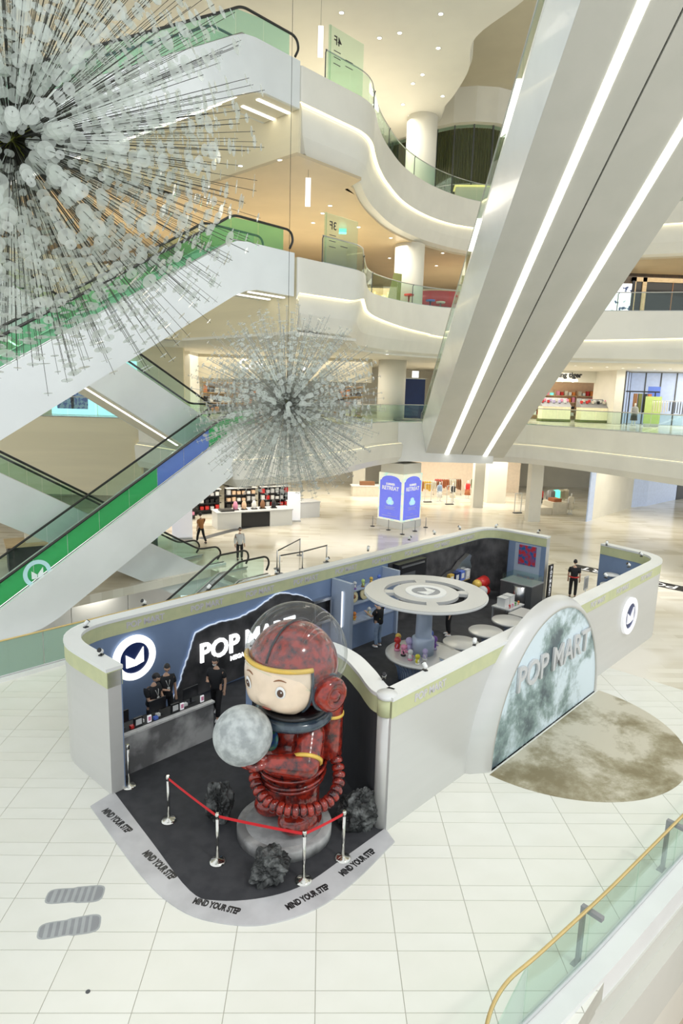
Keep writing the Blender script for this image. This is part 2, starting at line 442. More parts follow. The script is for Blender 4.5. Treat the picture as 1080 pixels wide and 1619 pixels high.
# --- floor tiles: rows of .72 and .36 m, 1.34 m wide, the largest 300 one by one
tilem = [mat('cream_floor_tile', (.83, .83, .755), .22, col2=(.80, .80, .72), scale=.8, spec=.4),
         mat('cream_floor_tile_b', (.815, .81, .73), .24, col2=(.79, .79, .705), scale=.8, spec=.4)]
def clip(poly, n, d):                              # keep n.p >= d
    out = []
    for i in range(len(poly)):
        a, b = poly[i], poly[(i + 1) % len(poly)]
        da, db = a[0] * n[0] + a[1] * n[1] - d, b[0] * n[0] + b[1] * n[1] - d
        if da >= 0: out.append(a)
        if da * db < 0:
            t = da / (da - db); out.append((a[0] + (b[0] - a[0]) * t, a[1] + (b[1] - a[1]) * t))
    return out
def in_store(u, v):
    return 6.6 < u < 26 and 7.9 < v < 15.2
tiles = []
JO = .006
for k in range(0, 26):
    for y0, h in ((7.29 + 1.08 * k, .72), (8.01 + 1.08 * k, .36)):
        for i in range(-14, 18):
            x0 = -2.59 + 1.34 * i
            q = [(x0 + JO, y0 + JO), (x0 + 1.34 - JO, y0 + JO), (x0 + 1.34 - JO, y0 + h - JO), (x0 + JO, y0 + h - JO)]
            uvs = [UV(p) for p in q]
            if all(in_store(*a) for a in uvs): continue
            full = all(2.75 <= a[1] <= 20 and a[0] <= FL_U and a[0] > -6 for a in uvs)
            if not full:
                q = clip(q, (-R2, R2), 2.75); q = clip(q, (R2, -R2), -20) if len(q) > 2 else q
                q = clip(q, (-R2, -R2), -FL_U) if len(q) > 2 else q; q = clip(q, (R2, R2), -6) if len(q) > 2 else q
                if len(q) < 3: continue
            cx, cy = x0 + .67, y0 + h / 2
            if cy < 7.0 or abs(cx) > cy * .62 + 1.5: continue
            tiles.append((h / cy ** 2, full, q, (cx, cy), h))
tiles.sort(key=lambda t: -t[0])
tmesh = {}
rest = MB()
for n_, (_, full, q, c, h) in enumerate(tiles):
    if n_ < 300:
        mt = tilem[random.random() < .35]
        if full:
            key = (h, mt.name)
            if key not in tmesh:
                tmesh[key] = MB().bx(-.67 + JO, .67 - JO, -h / 2 + JO, h / 2 - JO, -.0095, 0).mesh('tile', mt)
            link('tile', tmesh[key], near, (c[0], c[1], 0))
        else:
            MB().prism([(p[0] - c[0], p[1] - c[1]) for p in q], -.0095, 0).build('tile', mt, near, (c[0], c[1], 0))
    else: rest.prism(q, -.0095, 0)
tag(rest.build('tiling', tilem[0], near), kind='stuff')

# --- basement seen through the two openings of the ground floor
bf = MB().prism(uvpoly([(-14, 14), (24, 14), (24, 30), (-14, 30)]), -5.6, -5.5).build('floor', mat('basement_floor', (.60, .50, .40), .3, col2=(.54, .45, .36), scale=2)); struct(bf)
bf2 = MB().prism(uvpoly([(-4, -14), (26, -14), (26, 3.0), (-4, 3.0)]), -4.6, -4.5).build('floor', MATS['basement_floor']); struct(bf2)
wb = MB(); wb.prism(uvpoly([(-14, 29.2), (18.6, 29.2), (18.6, 29.5), (-14, 29.5)]), -5.5, -.4)
struct(wb.build('wall_basement', M_['ivory']))
for k in range(6):                                 # panels of the basement wall, joints between
    MB().prism(uvpoly([(1.0 + k * 2.9, 29.12), (3.86 + k * 2.9, 29.12), (3.86 + k * 2.9, 29.2), (1.0 + k * 2.9, 29.2)]), -5.4, -.45).build('panel', M_['white'], bpy.data.objects['wall_basement'])

# --- upper floors
PATH2 = rounded([(-34, 37), (-10.5, 37), (-7.3, 33.7), tuple(B(18.4, 23.9))[:2], tuple(B(22, 23.8))[:2], (1.2, 36), (3.4, 41), (6, 44.3), (10, 45.6), (13.9, 45.6), (16.8, 41.2), (19.7, 34.9), (23, 29), (30, 20)],
                [.5, .5, .15, 1.0, 3, 3, 2, 3, 3, 5, 5, 5], 6)
PATH3 = rounded([tuple(B(-6, 29.5))[:2], tuple(B(19.2, 29.5))[:2], tuple(B(19.2, 20.9))[:2], tuple(B(23.3, 20.8))[:2], (2.0, 34), (2.4, 37.6), (5, 41), (8.3, 43.0), (12.6, 42.7), (21.8, 40.4), (34, 36)],
                [.3, .12, .8, 2, 2, 3, 3, 4, 5], 6)
PATH4 = rounded([tuple(B(-6, 29.5))[:2], tuple(B(19.2, 29.5))[:2], tuple(B(19.2, 20.9))[:2], tuple(B(23.6, 20.9))[:2], (2.5, 35), (4.3, 39.9), (7, 43.4), (10.1, 45.7), (15, 46.6), (22, 44), (34, 38)],
                [.3, .12, 1.0, 2, 3, 3, 3, 4, 5], 6)
BACK = [(40, 75), (-40, 75)]
def slab(path, ztop, zceil, cove, lip, cmat, fmat, k0=0):
    inner = offset(path, -.10)
    poly = [tuple(p)[:2] for p in inner] + BACK
    MBs = MB().prism(poly, ztop - .30, ztop - .02)
    struct(MBs.build('floor', fmat))
    struct(MB().prism([tuple(p)[:2] for p in offset(path, -.9)] + BACK, zceil, zceil + .12).build('ceiling', cmat))
    def prof(t):
        a = cove(t)
        if lip < 0: return [(-.3, ztop), (0, ztop), (0, ztop - a), (lip, ztop - a - .02), (lip + .02, ztop - a - .1), (lip - .1, zceil + .9), (lip - .35, zceil + .25), (lip - .95, zceil)]
        return [(-.3, ztop), (0, ztop), (-.04, ztop - a), (lip, ztop - a - .16), (lip + .06, ztop - a - .25), (lip, zceil + .5), (lip - .25, zceil + .1), (-1.0, zceil)]
    f = MB().sweep(path[k0:], prof).build('trim_1', M_['fascia']); struct(f)
    if k0 and zceil > 5: struct(MB().ribbon([tuple(p)[:2] for p in path[:k0 + 1]], -.12, 0, zceil, ztop).build('trim_2', M_['beigewall']))
    def strip(t):
        a = cove(t)
        if lip < 0: return [(-.03, ztop - a - .012), (lip + .03, ztop - a - .028)]
        return [(.0, ztop - a - .10), (lip - .03, ztop - a - .135)]
    s = MB().sweep(path[k0:], strip).build('cove_light', M_['cove'], f)
    return f
fas2 = slab(PATH2, 7.2, 4.4, lambda t: 1.25, .22, M_['ivory'], MOS, 5)
fas3 = slab(PATH3, 14.5, 11.4, lambda t: 1.45 + .45 * cos((t - .75) * 7), -.22, M_['ivory'], MOS, 9)
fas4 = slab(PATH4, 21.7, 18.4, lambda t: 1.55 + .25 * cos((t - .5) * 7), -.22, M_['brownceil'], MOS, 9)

for z in (11.4, 18.4):                             # undersides of the escalator landings
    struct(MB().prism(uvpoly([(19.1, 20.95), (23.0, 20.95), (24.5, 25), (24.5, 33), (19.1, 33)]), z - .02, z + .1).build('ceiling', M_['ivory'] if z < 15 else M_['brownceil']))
# --- top ceiling: lower white plane with a curved edge, grey recess above it
edge = spline([(9.2, 22), (8.7, 30), (6.9, 34.5), (7.25, 37.6), (7.1, 40.4), (6.8, 42.4), (6.9, 44.2), (6.0, 46), (3.5, 49), (1.6, 55)], 6)
cpoly = [tuple(p)[:2] for p in edge] + [(40, 75), (-45, 75), (-45, 20), (-14, 10)]
cm4 = mat('top_ceiling', (.82, .80, .72), .6, scale=.3)
tc_ = MB().prism([(-45, 75), (-45, 26)] + [(-20, 22), (9.2, 22)] + [tuple(p)[:2] for p in edge[1:]] + [(1.6, 75)], 26.0, 26.35).build('ceiling', cm4); struct(tc_)
struct(MB().prism([(1, 21), (45, 21), (45, 75), (1, 75)], 29.6, 29.9).build('ceiling', M_['tan']))
struct(MB().ribbon([tuple(p)[:2] for p in edge], 0, .12, 26.35, 29.6).build('trim_1', M_['ivory']))

# --- walls closing the galleries
def wall(name, x0, x1, y0, y1, z0, z1, m): return struct(MB().bx(x0, x1, y0, y1, z0, z1).build(name, m))
wall('wall_back', -40, 40, 66, 66.3, 0, 26, M_['ivory'])
wall('wall_left', -34, -10.3, 36.98, 37.4, 2.8, 7.2, M_['beigewall'])
wall('wall_left_upper', -34, -8, 58, 58.3, 7.2, 26, M_['cream'])
wall('wall_third_back', -8, 8, 60, 60.3, 14.5, 18.4, M_['cream'])
# --- columns
def column(x, y, r, z0, z1, square=False, rz=0):
    m = MB()
    if square: m.box((0, 0, (z1 - z0) / 2), (2 * r, 2 * r, z1 - z0), 0)
    else: m.lathe([(r, 0), (r, z1 - z0)], 32)
    o = m.build('column', M_['ivory'], None, (x, y, z0), rz)
    return struct(o)
column(5.75, 43.9, .95, 21.7, 26.02); column(5.3, 43.6, .95, 14.48, 18.42); column(4.9, 47.5, 1.0, 7.18, 11.42)
column(5.45, 44.1, .98, 0, 4.42, True, A45)
column(12.9, 52.4, .42, 0, 4.42, True); column(15.8, 47.0, .45, 0, 4.42, True); column(15.1, 55.4, .8, 0, 4.42, True)
column(3.6, 62.5, .6, 0, 4.42, True)

# ================================================================== GUARDS
def guard(name, label, path, z, h=1.12, pane=1.5, railm=None, gm=None, posts=0, rail=.03, cat='railing', group=None):
    pts = resample(path, pane); c = pts[0]
    t = thing(name, label, cat, (c[0], c[1], z), 0, group)
    L = [(p[0] - c[0], p[1] - c[1]) for p in path]
    d = 0
    P = [Vector((p[0] - c[0], p[1] - c[1], 0)) for p in pts]
    for a, b in zip(P, P[1:]):
        u = (b - a); l = u.length
        if l < .05: continue
        ang = math.atan2(u.y, u.x)
        MB().box((l / 2, 0, h / 2), (l - .03, .02, h), 0).build('glass_pane', gm or M_['glass'], t, a, ang)
    MB().tube([(p[0], p[1], h + .01) for p in L], rail, 6).build('top_rail', railm or M_['steel'], t)
    MB().tube([(p[0], p[1], .03) for p in L], .035, 4).build('base_channel', M_['palegrey'], t)
    if posts:
        for p in resample([(q[0], q[1]) for q in L], posts):
            MB().tube([(p[0], p[1], 0), (p[0], p[1], h - .1), (p[0] + .05, p[1] - .05, h)], .025, 6).build('post', M_['darkgrey'], t)
    return t
def sub(path, a, b):                               # part of a path between two fractions of its length
    r = resample(path, .25); n = len(r); return r[int(a * (n - 1)):int(b * (n - 1)) + 1]
off = lambda p, o: [Vector(q) for q in offset(p, o)]
def near_pt(path, q):
    return min(range(len(path)), key=lambda i: (path[i][0] - q[0]) ** 2 + (path[i][1] - q[1]) ** 2)
def between(path, a, b):
    r = resample(path, .25); return r[near_pt(r, a):near_pt(r, b) + 1]
g2 = off(PATH2, -.15); g3 = off(PATH3, -.15); g4 = off(PATH4, -.15)
guard('glass_balustrade', 'glass balustrade along the second floor edge on the right, in front of the gift shop', between(g2, B(21.6, 24), (24, 27.5)), 7.2, posts=0)
guard('glass_balustrade', 'glass balustrade above the beige wall, below the blue lit poster windows', between(g2, (-33, 37), (-11.2, 37)), 7.2)
guard('glass_balustrade', 'glass balustrade of the third floor, from the landing sign to the right edge', between(g3, B(20.6, 21), (31, 37)), 14.5, posts=4.4)
guard('glass_balustrade', 'glass balustrade of the fourth floor, curving in front of the curtained room', between(g4, B(20.6, 21), (24, 43)), 21.7, posts=4.4)
def corner_guard(z, lab):
    pth = [tuple(B(19.25, 24.2))[:2], tuple(B(20.5, 21.15))[:2]]
    return guard('glass_balustrade', lab, pth, z, posts=0)
# front openings of the ground floor
near_edge = [tuple(B(u, 20.12))[:2] for u in (-2, 4, 8, 12, 15, 17.5)]
guard('glass_balustrade', 'frosted glass guard behind the store, along the basement opening', near_edge, .12, 1.15, 1.6, M_['brass'], M_['frost'])
struct(MB().prism(uvpoly([(-4, 19.98), (18.6, 19.98), (18.6, 20.28), (-4, 20.28)]), -1.0, .12).build('trim_1', M_['white']))
gp = rounded([tuple(B(6.0, 3.05))[:2], tuple(B(6.62, 3.30))[:2], tuple(B(7.15, 3.36))[:2], tuple(B(7.75, 3.26))[:2], tuple(B(9.74, 3.02))[:2], tuple(B(13.04, 2.72))[:2], tuple(B(16, 2.45))[:2]], [.3, .3, .6, .5, .5], 5)
guard('glass_balustrade', 'green glass guard with brass rail at the lower right corner', gp, .1, 1.05, 1.62, M_['brass'], M_['gglass'], rail=.028)
struct(MB().ribbon([tuple(p)[:2] for p in offset(gp, .05)], -.12, .27, -1.2, .1).build('trim_1', M_['white']))
struct(MB().ribbon([tuple(p)[:2] for p in offset(gp, .30)], -.3, .05, -1.5, -.35).build('trim_2', M_['soffit']))
struct(MB().ribbon([tuple(p)[:2] for p in offset(gp, .48)], -.3, .05, -1.9, -.75).build('trim_3', M_['soffit']))
struct(MB().ribbon([tuple(p)[:2] for p in offset(gp, .30)], -.3, -.2, -4.55, -.7).build('wall_basement', M_['ivory']))
for k, px in enumerate(((913, 1524), (1047, 1375))):
    t = thing('handrail_frame', ['grey metal handrail frame behind the lower right glass guard, left one', 'grey metal handrail frame behind the lower right glass guard, right one'][k], 'handrail', G(*px), A45 - .09)
    MB().bx(-.045, .045, -.03, .03, 0, 1.02).build('post', M_['grey'], t)
    MB().bx(-.045, .045, -.32, .03, 1.02, 1.09).build('bar', M_['grey'], t)
    MB().bx(-.10, .10, -.08, .08, 0, .012).build('foot_plate', M_['grey'], t)

# ================================================================== ESCALATORS
def escalator(label, org, rz, Ln, H, wd, ft=1.5, fb=1.5, zb=-1.4, near=0, film=None, soff=None, strip=False, depth=1.9, nsteps=None, top_t=1.6, blue=()):
    t = thing('escalator', label, 'escalator', org, rz, 'escalators crossing the atrium')
    sl = H / Ln
    zl = lambda x: 0 if x < 0 else (H if x > Ln else sl * x)
    fr = lambda a, b, c: (a, c, b)
    xt = Ln + (depth - top_t) / sl; xb = (zb + depth) / sl
    soft = lambda x, r=.9: [(x - r, zl(x - r)), (x - r / 3, zl(x - r / 3) * .75 + zl(x) * .25 + (.02 if x <= 0 else -.02)), (x + r / 3, zl(x + r / 3)), (x + r, zl(x + r))]
    top = [(-fb, 0), (-.5, 0), (.0, .07), (.5, .5 * sl), (Ln - .5, H - .5 * sl), (Ln, H - .07), (Ln + .5, H), (Ln + ft, H)]
    bot = [(Ln + ft, H - top_t), (xt + .5, H - top_t), (xt, H - top_t - .1), (xt - .6, H - top_t - .6 * sl), (xb + .6, zb + .6 * sl), (xb, zb + .1), (xb - .6, zb), (-fb, zb)]
    poly = [(a, b + .12) for a, b in top] + bot
    for y in (0, wd - .14):
        MB().prism(poly, y, y + .14, fr).build('side_panel', M_['panel'], t)
    # underside between the side panels
    sf = MB(); bb = bot[::-1]
    for (a, b), (c, d) in zip(bb, bb[1:]):
        sf.add([(a, .14, b + .0), (c, .14, d + .0), (c, wd - .14, d + .0), (a, wd - .14, b + .0), (a, .14, b + .16), (c, .14, d + .16), (c, wd - .14, d + .16), (a, wd - .14, b + .16)],
               [(0, 1, 2, 3), (7, 6, 5, 4), (0, 4, 5, 1), (1, 5, 6, 2), (2, 6, 7, 3), (3, 7, 4, 0)])
    sf.build('soffit', soff or M_['cream'], t)
    if strip:
        for y in strip:
            s = MB(); a, b, c = (xb + .8, zb + .8 * sl), (xt - .3, H - top_t - .3 * sl), (Ln + ft, H - top_t)
            for p, q in ((a, b), ((xt + .6, H - top_t), c)):
                vs = [(p[0], y, p[1] + o_) for o_ in (-.03, .02)] + [(q[0], y, q[1] + o_) for o_ in (-.03, .02)] + [(q[0], y + .16, q[1] + o_) for o_ in (-.03, .02)] + [(p[0], y + .16, p[1] + o_) for o_ in (-.03, .02)]
                s.add(vs, [(0, 2, 4, 6), (7, 5, 3, 1), (0, 1, 3, 2), (2, 3, 5, 4), (4, 5, 7, 6), (6, 7, 1, 0)])
            s.build('light_strip', M_['strip'], t)
    n = nsteps if nsteps is not None else round(H / .21)
    if n:
        sm = MB().bx(-Ln / n / 2, Ln / n / 2, .36, wd - .36, -H / n, 0).mesh('step', M_['palegrey'])
        for i in range(n):
            link('step', sm, t, ((i + .5) * Ln / n, 0, (i + 1) * H / n - .1))
    for side, y in ((0, .2), (1, wd - .2)):
        g0 = film if (film and side == near) else M_['gglass']
        xs = resample([(-fb * .8, 0), (Ln + ft * .85, 0)], 1.35)
        for ip, (a, b) in enumerate(zip(xs, xs[1:])):
            g = M_['bluerefl'] if (side == near and ip in blue) else g0  # panes listed in blue carry a painted blue reflection
            x0, x1 = a.x + .012, b.x - .012
            MB().prism([(x0, zl(x0) + .1), (x1, zl(x1) + .1), (x1, zl(x1) + .98), (x0, zl(x0) + .98)], y - .01, y + .01, fr).build('glass_pane', g, t)
        MB().tube(rounded([(-.5 - fb * .4, y, .3), (-.75 - fb * .4, y, .62), (-.5 - fb * .4, y, 1.0), (0, y, 1.03), (.5, y, 1.02 + .5 * sl), (Ln - .5, y, H + 1.0 - .5 * sl), (Ln, y, H + 1.02), (Ln + ft - .2, y, H + 1.02), (Ln + ft, y, H + .9), (Ln + ft + .08, y, H + .62), (Ln + ft - .1, y, H + .3)], .7, 5), .05, 8).build('handrail', M_['rubber'], t)
        MB().tube([(-fb, y, .13), (0, y, .13), (Ln, y, H + .13), (Ln + ft, y, H + .13)], .04, 4).build('skirt_trim', M_['steel'], t)
    return t
GREEN, TEAL = M_['film'], M_['film2']
e1 = escalator('green-tinted glass escalator rising from the lower left, with a round logo on its glass', B(6.4, 24), A45, 12.2, 7.2, 2.3, film=GREEN, zb=-.2, ft=1.2, blue=(7, 8))
e2 = escalator('white escalator with green glass rising to the third floor landing', B(3.85, 20.9, 7.2), A45, 12.15, 7.3, 2.3, ft=3.0, film=M_['film3'], strip=(.55, 1.5))
e3 = escalator('white escalator with teal glass rising to the fourth floor landing at the top left', B(4.3, 20.9, 14.5), A45, 12.1, 7.2, 2.3, ft=2.75, film=TEAL, strip=(.55, 1.5))
e4 = escalator('white escalator behind, rising leftward from the second floor with a light line below', B(19.0, 28.9, 7.2), A45 + pi, 12.5, 7.3, 2.3, strip=(1.5,), nsteps=0)
e5 = escalator('white escalator behind the green one, rising leftward from the ground floor', B(18.2, 28.9, 0), A45 + pi, 12.2, 7.2, 2.3, zb=-1.2, nsteps=0)
e6 = escalator('escalator going down to the basement behind the store wall', B(8.6, 23.4, -5.5), A45, 9.6, 5.5, 2.0, ft=1.8, nsteps=26, film=None)
# logo stuck on the glass of the green escalator
def logo(parent, R, th, ring, disc, mk, fr, back=True):
    """ring, disc and two-leaf mark; fr maps plane coordinates (a, b) and height c to the parent"""
    n = 40; o = [(R * cos(2 * pi * i / n), R * sin(2 * pi * i / n)) for i in range(n)]
    r = MB(); ri = R * .70
    vs = []
    for c in (0, th):
        for q, rr in ((0, R), (1, ri)):
            vs += [fr(rr * cos(2 * pi * i / n), rr * sin(2 * pi * i / n), c) for i in range(n)]
    fs = []
    for i in range(n):
        j = (i + 1) % n
        fs += [(i, j, n + j, n + i), (2 * n + i, 3 * n + i, 3 * n + j, 2 * n + j), (i, 2 * n + i, 2 * n + j, j), (n + i, n + j, 3 * n + j, 3 * n + i)]
    r.add(vs, fs); r.build('ring', ring, parent)
    if disc: MB().prism([(ri * cos(2 * pi * i / n), ri * sin(2 * pi * i / n)) for i in range(n)], 0, th * .6, fr).build('disc', disc, parent)
    k = ri * 1.05; m = MB()
    m.prism([(-.56 * k, -.50 * k), (-.56 * k, .30 * k), (-.03 * k, -.10 * k), (-.03 * k, -.50 * k)], 0, th, fr)
    m.prism([(.03 * k, -.50 * k), (.03 * k, -.10 * k), (.56 * k, .56 * k), (.56 * k, -.36 * k)], 0, th, fr)
    m.build('mark', mk, parent)
c_ = onv(62, 908, 24.0)
lg = thing('glass_logo', 'round white and teal logo stuck on the green escalator glass', 'logo', B(c_[0], 24.17, c_[1]), A45)
logo(lg, .52, .015, mat('sky_vinyl', (.55, .85, .90), .4), None, mat('white_vinyl', (.85, .95, .95), .4), lambda a, b, c: (a, -c, b))

# the pair of long escalators crossing overhead from the far landing towards the viewer
def long_pair():
    az = radians(2.67); el = radians(25.83)
    # horizontal heading of the rise: back towards the viewer
    rz = -pi / 2 - az; Ln = 50.0; sl = math.tan(el); H = Ln * sl
    base = DP(700, 721, 43.4)
    t = thing('escalator', 'pair of long grey escalators overhead with two glowing light strips underneath', 'escalator', base, rz)
    # local x runs along the rise, local y points to the viewer's right (world +x)
    e = lambda px, py: DP(px, py, 43.4) - base
    ys = {k: Matrix.Rotation(-rz, 3, 'Z') @ e(*q) for k, q in dict(l=(672, 720), ls=(705, 721), g=(728, 722), rs=(765, 723), r=(795, 725)).items()}
    y = {k: v.y for k, v in ys.items()}
    def beam(y0, y1, chl, chr_, hh=1.75):
        sec = [(y0, 0), (y1, 0), (y1 + chr_, hh), (y1 + chr_ * .8, hh + .1), (y0 + chl * .8, hh + .1), (y0 + chl, hh)]
        m = MB(); vs = [(0, a, b) for a, b in sec] + [(Ln, a, b + H) for a, b in sec]; n = len(sec)
        m.add(vs, [tuple(range(n)), tuple(range(n, 2 * n))[::-1]] + [(i, (i + 1) % n, n + (i + 1) % n, n + i) for i in range(n)])
        return m
    sgn = 1 if y['r'] > y['l'] else -1
    beam(y['l'], y['g'] - sgn * .03, -sgn * .35, 0).build('truss_casing', M_['soffit'], t)
    beam(y['g'] + sgn * .03, y['r'], 0, sgn * .25).build('truss_casing', M_['soffit'], t)
    y0_, y1_ = y['l'] - sgn * .006, y['l'] - sgn * .357
    MB().add([(0, y0_, 0), (Ln, y0_, H), (Ln, y1_, H + 1.75), (0, y1_, 1.75), (0, y0_ + sgn * .01, 0), (Ln, y0_ + sgn * .01, H), (Ln, y1_ + sgn * .01, H + 1.75), (0, y1_ + sgn * .01, 1.75)],
             [(0, 1, 2, 3), (7, 6, 5, 4), (0, 4, 5, 1), (3, 2, 6, 7)]).build('side_face', M_['panel'], t)
    jm = MB(); jm.add([(0, y['g'] - .03, .1), (Ln, y['g'] - .03, H + .1), (Ln, y['g'] + .03, H + .1), (0, y['g'] + .03, .1)], [(0, 1, 2, 3)]); jm.build('joint', M_['seam'], t)
    for k in ('ls', 'rs'):
        s = MB(); a = y[k] - .13; b = y[k] + .13
        s.add([(0.05, a, -.012), (Ln, a, H - .012), (Ln, b, H - .012), (0.05, b, -.012), (0.05, a, .03), (Ln, a, H + .03), (Ln, b, H + .03), (0.05, b, .03)],
              [(0, 1, 2, 3), (0, 4, 5, 1), (3, 2, 6, 7), (0, 3, 7, 4)]); s.build('light_strip', M_['strip'], t)
    sk = MB(); yl = y['l'] - sgn * .36
    sk.add([(0, yl, 1.75), (Ln, yl, H + 1.75), (Ln, yl + sgn * .1, H + 1.75), (0, yl + sgn * .1, 1.75), (0, yl, 1.95), (Ln, yl, H + 1.95), (Ln, yl + sgn * .1, H + 1.95), (0, yl + sgn * .1, 1.95)],
           [(0, 1, 2, 3), (4, 5, 6, 7), (0, 1, 5, 4), (3, 2, 6, 7)]); sk.build('side_skirt', M_['panel'], t)
    for i in range(24):
        x0, x1 = i * 1.9 + .01, i * 1.9 + 1.89
        for yy in (yl + sgn * .05, y['r'] + sgn * .2):
            MB().prism([(x0, x0 * sl + 1.9), (x1, x1 * sl + 1.9), (x1, x1 * sl + 2.85), (x0, x0 * sl + 2.85)], yy - .01, yy + .01, lambda a, b, c: (a, c, b)).build('glass_pane', M_['gglass'], t)
    for yy in (yl + sgn * .05, y['r'] + sgn * .2):
        MB().tube([(-.8, yy, 2.3), (-.6, yy, 2.85), (0, yy, 2.9), (45, yy, 45 * sl + 2.9)], .03, 8).build('handrail', M_['steel'], t)
    return t
long_pair()
# landing that carries the lower end of the long pair
struct(MB().bx(5.0, 11.5, 43.0, 47.0, 4.6, 7.18).build('floor', M_['white']))
# ================================================================== THE POP-UP STORE (u along the store, v across it)
def bt(name, label, cat, u, v, z=0.0, rz=0.0, group=None): return thing(name, label, cat, B(u, v, z), A45 + rz, group)
FACE = (pi / 2, 0, 0)                              # lettering upright, facing -v
# carpet and step strip
inner = [(180, 1253), (238, 1330), (300, 1410), (345, 1426), (418, 1421), (482, 1400), (545, 1357), (609, 1311)]
outer = [(143, 1276), (222, 1384), (282, 1438), (345, 1460), (420, 1463), (500, 1438), (562, 1394), (624, 1332)]
pin = spline([G(*q) for q in inner], 5); pout = spline([G(*q) for q in outer], 5)
pin = [(p.x, p.y) for p in pin]; pout = [(p.x, p.y) for p in pout]
t = thing('carpet', 'charcoal carpet covering the floor inside the pop-up store', 'carpet', B(8, 10), 0)
o = B(8, 10)
cp = pin + [tuple(B(*q))[:2] for q in ((9.7, 7.45), (26, 7.5), (27.2, 9), (27.2, 10.2), (26.7, 12.3), (26.7, 14.4), (25.6, 15.4), (8, 15.4), (6.5, 14.6), (6.2, 12.6))]
MB().prism([(a - o.x, b - o.y) for a, b in cp], -.008, .022).build('pile', M_['carpet'], t)
t.location = (o.x, o.y, 0)
t = thing('step_strip', 'grey step strip with five black warnings around the rounded carpet corner', 'floor strip', (pout[20][0], pout[20][1], 0))
sx_, sy_ = pout[20]
sm_ = MB(); n = len(pin)
vs = [(a - sx_, b - sy_, z) for z in (0, .028) for a, b in pin + pout]
fs = []
for i in range(n - 1):
    fs += [(i, i + 1, n + i + 1, n + i), (2 * n + i, 3 * n + i, 3 * n + i + 1, 2 * n + i + 1), (i, 2 * n + i, 2 * n + i + 1, i + 1), (n + i, n + i + 1, 3 * n + i + 1, 3 * n + i)]
fs += [(0, n, 3 * n, 2 * n), (n - 1, 3 * n - 1, 4 * n - 1, 2 * n - 1)]
sm_.add(vs, fs); sm_.build('strip', M_['grit'], t)
for a, b in (((165, 1282), (205, 1317)), ((229, 1349), (275, 1391)), ((306, 1426), (379, 1444)), ((453, 1438), (519, 1403)), ((539, 1385), (591, 1346))):
    A, C = G(*a), G(*b); d = C - A; mid = (A + C) / 2
    me = text('MIND YOUR STEP', .25, M_['black'], t, (mid.x - sx_, mid.y - sy_, .0285), (0, 0, math.atan2(d.y, d.x)),   .001, .014, 'warning_lettering')
    wid = max(v.co.x for v in me.data.vertices) - min(v.co.x for v in me.data.vertices)
    me.scale = (d.length / wid, d.length / wid * 1.65, 1)
# --- walls
WT = .34
PW1 = [tuple(p) for p in rounded([(6.28, 12.5), (6.2, 15.42), (26.7, 15.42), (26.72, 12.4)], [1.75, 1.2], 10)]
PWP = [tuple(p) for p in spline([(9.15, 11.45), (10.05, 11.2), (10.6, 10.4), (10.55, 9.5), (10.2, 8.7), (9.88, 8.15), (9.74, 7.85), (9.76, 7.62)], 5)]
PW2 = [tuple(p) for p in rounded([(9.58, 7.6), (26.9, 7.6), (27.4, 10.25)], [1.7], 10)]
def store_wall(name, label, path, inmat, outmat, ins, letters):
    c = path[0]; t = bt(name, label, 'wall', c[0], c[1])
    P = [(p[0] - c[0], p[1] - c[1]) for p in path]; h = WT / 2
    MB().ribbon(P, ins * (h - .025), ins * h, 0, 2.9).build('inner_panel', inmat, t)
    MB().ribbon(P, ins * (h - .025), -ins * h, 0, 2.9).build('outer_panel', outmat, t)
    MB().ribbon(P, -h - .014, h + .014, 2.55, 2.92).build('green_band', M_['band'], t)
    MB().ribbon(P, -h - .03, h + .03, 2.92, 3.0).build('top_cap', M_['white'], t)
    for u, v, rz in letters:
        text('POP MART', .24, M_['lilacgrey'], t, (u - c[0], v - c[1], 2.735), (pi / 2, 0, rz), .004, .008, 'band_lettering')
    return t
M_['lilacgrey'] = mat('lilac_grey_print', (.62, .60, .62), .5)
h_ = WT / 2 + .018
store_wall('store_wall', 'long curved wall behind the payment counter, silver outside and blue inside', PW1, M_['bluegrey'], M_['silver'], 1,
           [(8.6 + 2.0 * k, 15.42 - h_, 0) for k in range(9)])
store_wall('store_wall', 'curved partition behind the astronaut statue, ending in a narrow pillar', PWP, M_['charcoal'], M_['bluegrey'], 1, [])
store_wall('store_wall', 'straight silver wall carrying the half moon sign and the round logo', PW2, M_['bluegrey'], M_['silver'], -1,
           [(10.9, 7.6 - h_, 0), (24.3, 7.6 - h_, 0)] + [(u, 7.6 - h_, 0) for u in (19.9, 22.0)])
pl = bt('wall_pillar', 'rounded silver pillar end where the partition meets the straight silver wall', 'pillar', 9.68, 7.64)
MB().lathe([(.185, 0), (.185, 2.56)], 20).build('shaft', M_['silver'], pl); MB().lathe([(.200, 2.55), (.200, 2.92)], 20).build('green_band', M_['band'], pl); MB().lathe([(.215, 2.92), (.215, 3.002), (0, 3.002)], 20).build('top_cap', M_['white'], pl)
